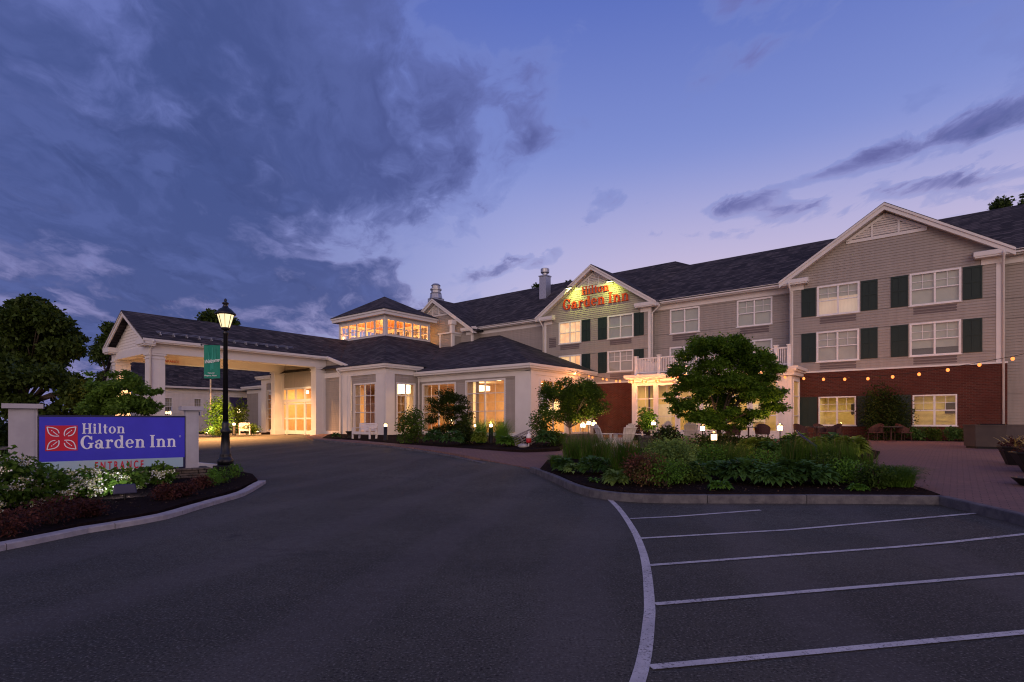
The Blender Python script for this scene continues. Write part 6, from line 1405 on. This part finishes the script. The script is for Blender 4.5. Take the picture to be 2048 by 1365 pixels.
# seated guest
def person_skin(name, verts, edges, radii, m, parent, sub=2):
    me = bpy.data.meshes.new(name); org = ORG.get(parent.name, Vector()); me.from_pydata([Vector(v) - org for v in verts], edges, []); o = bpy.data.objects.new(name, me); COL.objects.link(o)
    sk = o.modifiers.new('s', 'SKIN'); sb_ = o.modifiers.new('u', 'SUBSURF'); sb_.levels = sub; sb_.render_levels = sub
    for k, r in enumerate(radii): me.skin_vertices[0].data[k].radius = (r, r) if not isinstance(r, tuple) else r
    me.skin_vertices[0].data[0].use_root = True
    dg = bpy.context.evaluated_depsgraph_get(); m2 = bpy.data.meshes.new_from_object(o.evaluated_get(dg)); bpy.data.objects.remove(o)
    o = bpy.data.objects.new(name, m2); COL.objects.link(o); m2.materials.append(M[m]); o.parent = parent; ORG[o.name] = org
    for p in m2.polygons: p.use_smooth = True
    return o
pp = W(24.75, 30.0, .55); pb = thing('person', 'person in a dark top seated at a table with their back to the lobby window', 'person', pp, 0, None, True)
q = lambda u, v, z: W(24.75 + u, 30.0 + v, .55 + z)
person_skin('body', [q(0, 0, .5), q(0, .02, .75), q(0, .0, 1.0), q(0, .0, 1.14), q(0, .01, 1.24), q(0, .02, 1.34), q(.24, .02, 1.02), q(-.24, .02, 1.02), q(.30, .14, .78), q(-.30, .14, .78), q(.2, .38, .80), q(-.2, .38, .80), q(.13, .1, .50), q(-.13, .1, .50), q(.14, .48, .50), q(-.14, .48, .50), q(.14, .46, .08), q(-.14, .46, .08), q(.14, .60, .04), q(-.14, .60, .04)],
            [(0, 1), (1, 2), (2, 3), (3, 4), (4, 5), (2, 6), (2, 7), (6, 8), (7, 9), (8, 10), (9, 11), (0, 12), (0, 13), (12, 14), (13, 15), (14, 16), (15, 17), (16, 18), (17, 19)],
            [.17, .155, .17, .065, .11, .085, .07, .07, .052, .052, .04, .04, .11, .11, .075, .075, .05, .05, .04, .04], 'shirt', pb)
mb = MB(); mb.ball(q(0, -.015, 1.30), .118, 12, 8, 1.15); mb.build('hair', 'hair', pb, True)
b = thing('dining_chair', 'dark dining chair under the seated person by the window', 'chair', W(24.75, 29.9, .55), 0, None, True)
for du in (-.2, .2):
    for dv_ in (-.12, .3): mb = MB(); mb.ub(24.75 + du - .02, 24.75 + du + .02, 29.95 + dv_, 29.99 + dv_, .55, 1.0); mb.build('leg', 'in_dark', b)
mb = MB(); mb.ub(24.5, 25.0, 29.82, 30.3, .94, 1.0); mb.build('seat', 'in_dark', b); mb = MB(); mb.ub(24.52, 24.98, 29.76, 29.80, 1.05, 1.4); mb.build('backrest', 'in_dark', b)
# left bed: hydrangeas, barberries, small greens
def hydrangea(label, pos, rx, ry, rz, seed, n=1500, nf=120):
    rng = np.random.default_rng(seed); b = shrub('hydrangea_bush', label, pos, rx, ry, rz, n, .105, 'hydra', 'hydrangea', 'flowering hydrangeas below the sign', seed, .62, 8)
    P_ = []; F2 = []
    for _ in range(nf // 12):
        d_ = rng.normal(size=3); d_[1] -= .9; d_[2] += .5; d_ /= np.linalg.norm(d_); c_ = np.array(pos) + np.array([0, 0, rz * .52]) + d_ * np.array([rx * .98, ry * .98, rz * .55])
        F2.append(c_)
        for k in range(16): P_.append(c_ + rng.normal(size=3) * np.array([.075, .06, .035]) + np.array([0, -.02, -.01]))
    V = []
    for c_ in P_:
        nrm = rng.normal(size=3) * .5 + np.array([0, -.8, .6]); nrm /= np.linalg.norm(nrm); a = np.cross(nrm, rng.normal(size=3)); a /= np.linalg.norm(a); e = np.cross(nrm, a); r = rng.uniform(.013, .022)
        V += [c_ + a * r, c_ + e * r, c_ - a * r, c_ - e * r]
    o = raw_obj('blossoms', np.array(V), 4, 'white_fl', b); o['kind'] = 'stuff'
    Q = np.concatenate([c_ + rng.normal(size=(46, 3)) * np.array([.055, .05, .022]) for c_ in F2]); o = leaf_obj('flower_heads', Q, .028, 'cream_fl', b, .8, None, 0, rng); o['kind'] = 'stuff'
for i, (a, b_, rx, rz, lb) in enumerate([(20, 1015, .72, .82, 'white flowered hydrangea at the far left edge below the sign post'), (90, 1005, .60, .62, 'white flowered hydrangea below the left end of the blue sign'), (185, 992, .62, .50, 'white flowered hydrangea in the middle under the entrance lettering'), (255, 978, .50, .42, 'leafy hydrangea behind the dark floodlight'), (318, 968, .42, .46, 'small white flowered hydrangea at the right end against the stone plinth'), (-60, 1030, .8, 1.0, 'white flowered hydrangea partly cut off by the left edge')]):
    hydrangea(lb, gz(a, b_, .09), rx, rx * .8, rz, 80 + i, 1500 if i < 3 else 1100, 300 if i in (0, 1, 2, 5) else 110)
for i, (a, b_, rx, rz, lb) in enumerate([(15, 1070, .42, .30, 'dark red low shrub at the kerb, far left'), (110, 1047, .55, .36, 'dark red low shrub at the kerb, second from the left and widest'), (180, 1033, .34, .28, 'dark red low shrub left of the floodlight'), (335, 998, .42, .26, 'dark red low shrub below the stone plinth'), (372, 992, .34, .24, 'dark red low shrub right of the plinth one, near the lamp'), (405, 978, .30, .26, 'small dark red shrub at the plinth right corner')]):
    shrub('barberry_shrub', lb, gz(a, b_, .09), rx, rx * .8, rz, 1000, .05, 'barb', 'shrub', 'dark red shrubs in the sign bed', 90 + i)
for i, (a, b_, r, lb) in enumerate([(428, 962, .2, 'lime green tuft left of the lamp post foot'), (447, 966, .26, 'lime green tuft in front of the lamp post foot'), (472, 957, .26, 'lime green tuft right of the lamp post foot'), (425, 972, .16, 'tiny lime tuft lowest by the kerb near the lamp')]):
    shrub('spirea_shrub', lb, gz(a, b_, .09), r, r, r * 1.35, 520, .05, 'lime', 'shrub', 'lime green tufts round the lamp post', 100 + i)
# greenery beyond the drive and hedge at far left
shrub('lit_bush', 'tall bush lit yellow green beside the flagpole', AT(440, 46.5, .14), 1.25, 1.0, 3.0, 1700, .22, 'lime', seed=110, clumps=9)
shrub('lit_bush', 'brown green bush in front of the awning beyond the drive', AT(476, 49, .14), .9, .9, 2.6, 1300, .2, 'shrub', seed=111, clumps=8)
shrub('low_shrub', 'low green shrub at the foot of the flagpole', AT(432, 45.2, .14), 1.0, .7, .7, 700, .16, 'shrub', seed=112, group='low shrubs beyond the drive'); shrub('low_shrub', 'low green shrub right of the single white chair', AT(503, 46.5, .14), .8, .7, .8, 700, .16, 'shrub', seed=113, group='low shrubs beyond the drive')
b = thing('porch_lantern', 'warm lantern glowing through the bush below the navy awning', 'lantern', AT(477, 53, 2.0), 0); mb = MB(); mb.lathe([(.10, 0), (.16, .05), (.16, .3), (.06, .4)], 10); mb.build('lamp', 'up_glow', b); mb = MB(); mb.tube([(0, 0, -2.0), (0, 0, 0)], .03, 6); mb.build('post', 'blackp', b); light('POINT', (0, -.35, .2), 40, WARM, b, shadow_soft_size=.15)
fpz = AT(421, 47, .14); b = thing('flagpole', 'slim white flagpole beyond the drive behind the banner', 'flagpole', fpz, 0); mb = MB(); mb.tube([(0, 0, -.1), (0, 0, 7.4)], [.075, .05], 10); mb.build('pole', 'pole', b, True); mb = MB(); mb.ball((0, 0, 7.46), .08); mb.build('finial', 'pole', b)
q = AT(149, 60); b = thing('flagpole', 'distant thin flagpole with a limp red and white flag at left', 'flagpole', q, 0); mb = MB(); mb.tube([(0, 0, 0), (0, 0, 6.4)], .04, 8); mb.build('pole', 'steel', b)
mb = MB(); mbw = MB()
for k in range(6): (mb if k % 2 == 0 else mbw).box(.05 + k * .055, .105 + k * .055, -.03, .02, 3.2 + k * .08, 5.0)
mb.build('flag', 'flag_r', b); mbw.build('flag_stripes', 'flag_w', b)
for i, (a, Y_, rx, rz) in enumerate([(10, 19, 1.9, 1.55), (-60, 18, 2.2, 1.7), (60, 24, 2.4, 1.6), (130, 30, 2.6, 1.5), (330, 26, .9, .5)]):
    shrub('hedge', ['dark hedge section at the left edge behind the sign post', 'dark hedge section cut off by the left edge', 'dark hedge section left behind the sign', 'dark hedge section behind the dogwood', 'low green bush right of the dogwood behind the sign'][i], AT(a, Y_, 0), rx, 1.2, rz, 2600, .17, 'shrub_d', 'hedge', None, 120 + i, .5, 9)
b = thing('split_rail_fence', 'pale low rail fence at the left edge behind the sign', 'fence', AT(0, 16.5), 0, None, True)
f0, f1 = AT(-120, 15.5), AT(36, 17.5)
for k in range(4): p = f0.lerp(f1, k / 3); mb = MB(); mb.box(p.x - .05, p.x + .05, p.y - .05, p.y + .05, p.z - .1, p.z + .95); mb.build('post', 'trap', b)
for z in (.45, .8): mb = MB(); mb.bar(f0 + Vector((0, 0, z)), f1 + Vector((0, 0, z)), .04, .09); mb.build('rail', 'trap', b)
# raised walk behind the lamp post with white edge
b = thing('walkway_edge', 'white painted kerb stub behind the lamp post', 'kerb stub', gz(420, 930, .05), 0, None, True); mb = MB(); q0, q1 = G(385, 929, .1), G(440, 934, .1); mb.bar(q0, q1, .12, .16); mb.build('stub', 'trim', b)

# ------------------------------------------------------------------ string lights
def strand(label, pts, ends, depth_a, depth_b, e, skip=()):
    """bulbs on a sagging cable hung in the vertical plane between two supports; pts are where the bulbs show"""
    b = thing('string_lights', label, 'string lights', (0, 0, 0), 0, 'festoon lights over the patio', True); A, B_ = depth_a, depth_b; n_ = Vector((-(B_ - A).y, (B_ - A).x, 0)); Q = []
    for (x, y) in pts:
        dr = Vector(((x - CX) / F_, 1, 0)); t = A.dot(n_) / dr.dot(n_); Q.append(Vector((dr.x * t, t, HC + (HY - y) / F_ * t)))
    mb = MB(); line = [Vector(e_) for e_ in ends[:1]] + [q + Vector((0, 0, .10)) for q in Q] + [Vector(e_) for e_ in ends[1:]]; mb.tube(line, .012, 5); mb.build('cable', 'cable', b)
    for i, q in enumerate(Q):
        mb = MB(); mb.ball(q, .068, 10, 6, 1.2); o = mb.build('bulb', 'bulb', b, True); mb = MB(); mb.tube([q + Vector((0, 0, .035)), q + Vector((0, 0, .1))], .018, 6); mb.build('socket', 'cable', o)
        light('POINT', q + Vector((0, 0, -.06)), e, AMBER, b, shadow_soft_size=.05)
right = [(1570, 755), (1607.6, 757.5), (1647, 759), (1689.5, 759), (1735.8, 757.8), (1785.3, 754.2), (1838.2, 749), (1895.6, 740.4), (1958.8, 730), (2025.4, 718), (2098, 702), (2180, 682)]
A, B_ = W(9, 33.6, 0), W(-3, 31., 0); A.z = B_.z = 0
strand('single strand of amber bulbs sagging in front of the right brick wall', right, [W(9.3, 33.7, 4.75), W(-4.6, 30.5, 5.2)], A, B_, 85)
l1 = [(1130.6, 742.3), (1158.7, 750), (1185, 755.6), (1213.4, 759.9), (1240, 762.8), (1266.4, 763.7), (1292.4, 763.5), (1318, 761.6), (1343, 757), (1367, 752)]
l2 = [(1150.6, 744.6), (1178, 753), (1205.6, 758.4), (1232.4, 762.5), (1259.4, 764), (1285, 763.7), (1312, 762), (1355, 755.5), (1503, 746)]
A, B_ = W(21.6, 33.4, 0), W(13, 33.6, 0); strand('front one of the paired amber bulb strands between the lobby and the maple', l1, [W(21.5, 32.6, 5.25), W(13, 33.6, 4.9)], A, B_, 85)
A, B_ = W(21.6, 34.2, 0), W(10, 34.1, 0); strand('rear one of the paired amber bulb strands from the lobby to the sunroom', l2, [W(21.5, 33.6, 5.25), W(9.3, 34.0, 4.7)], A, B_, 85)
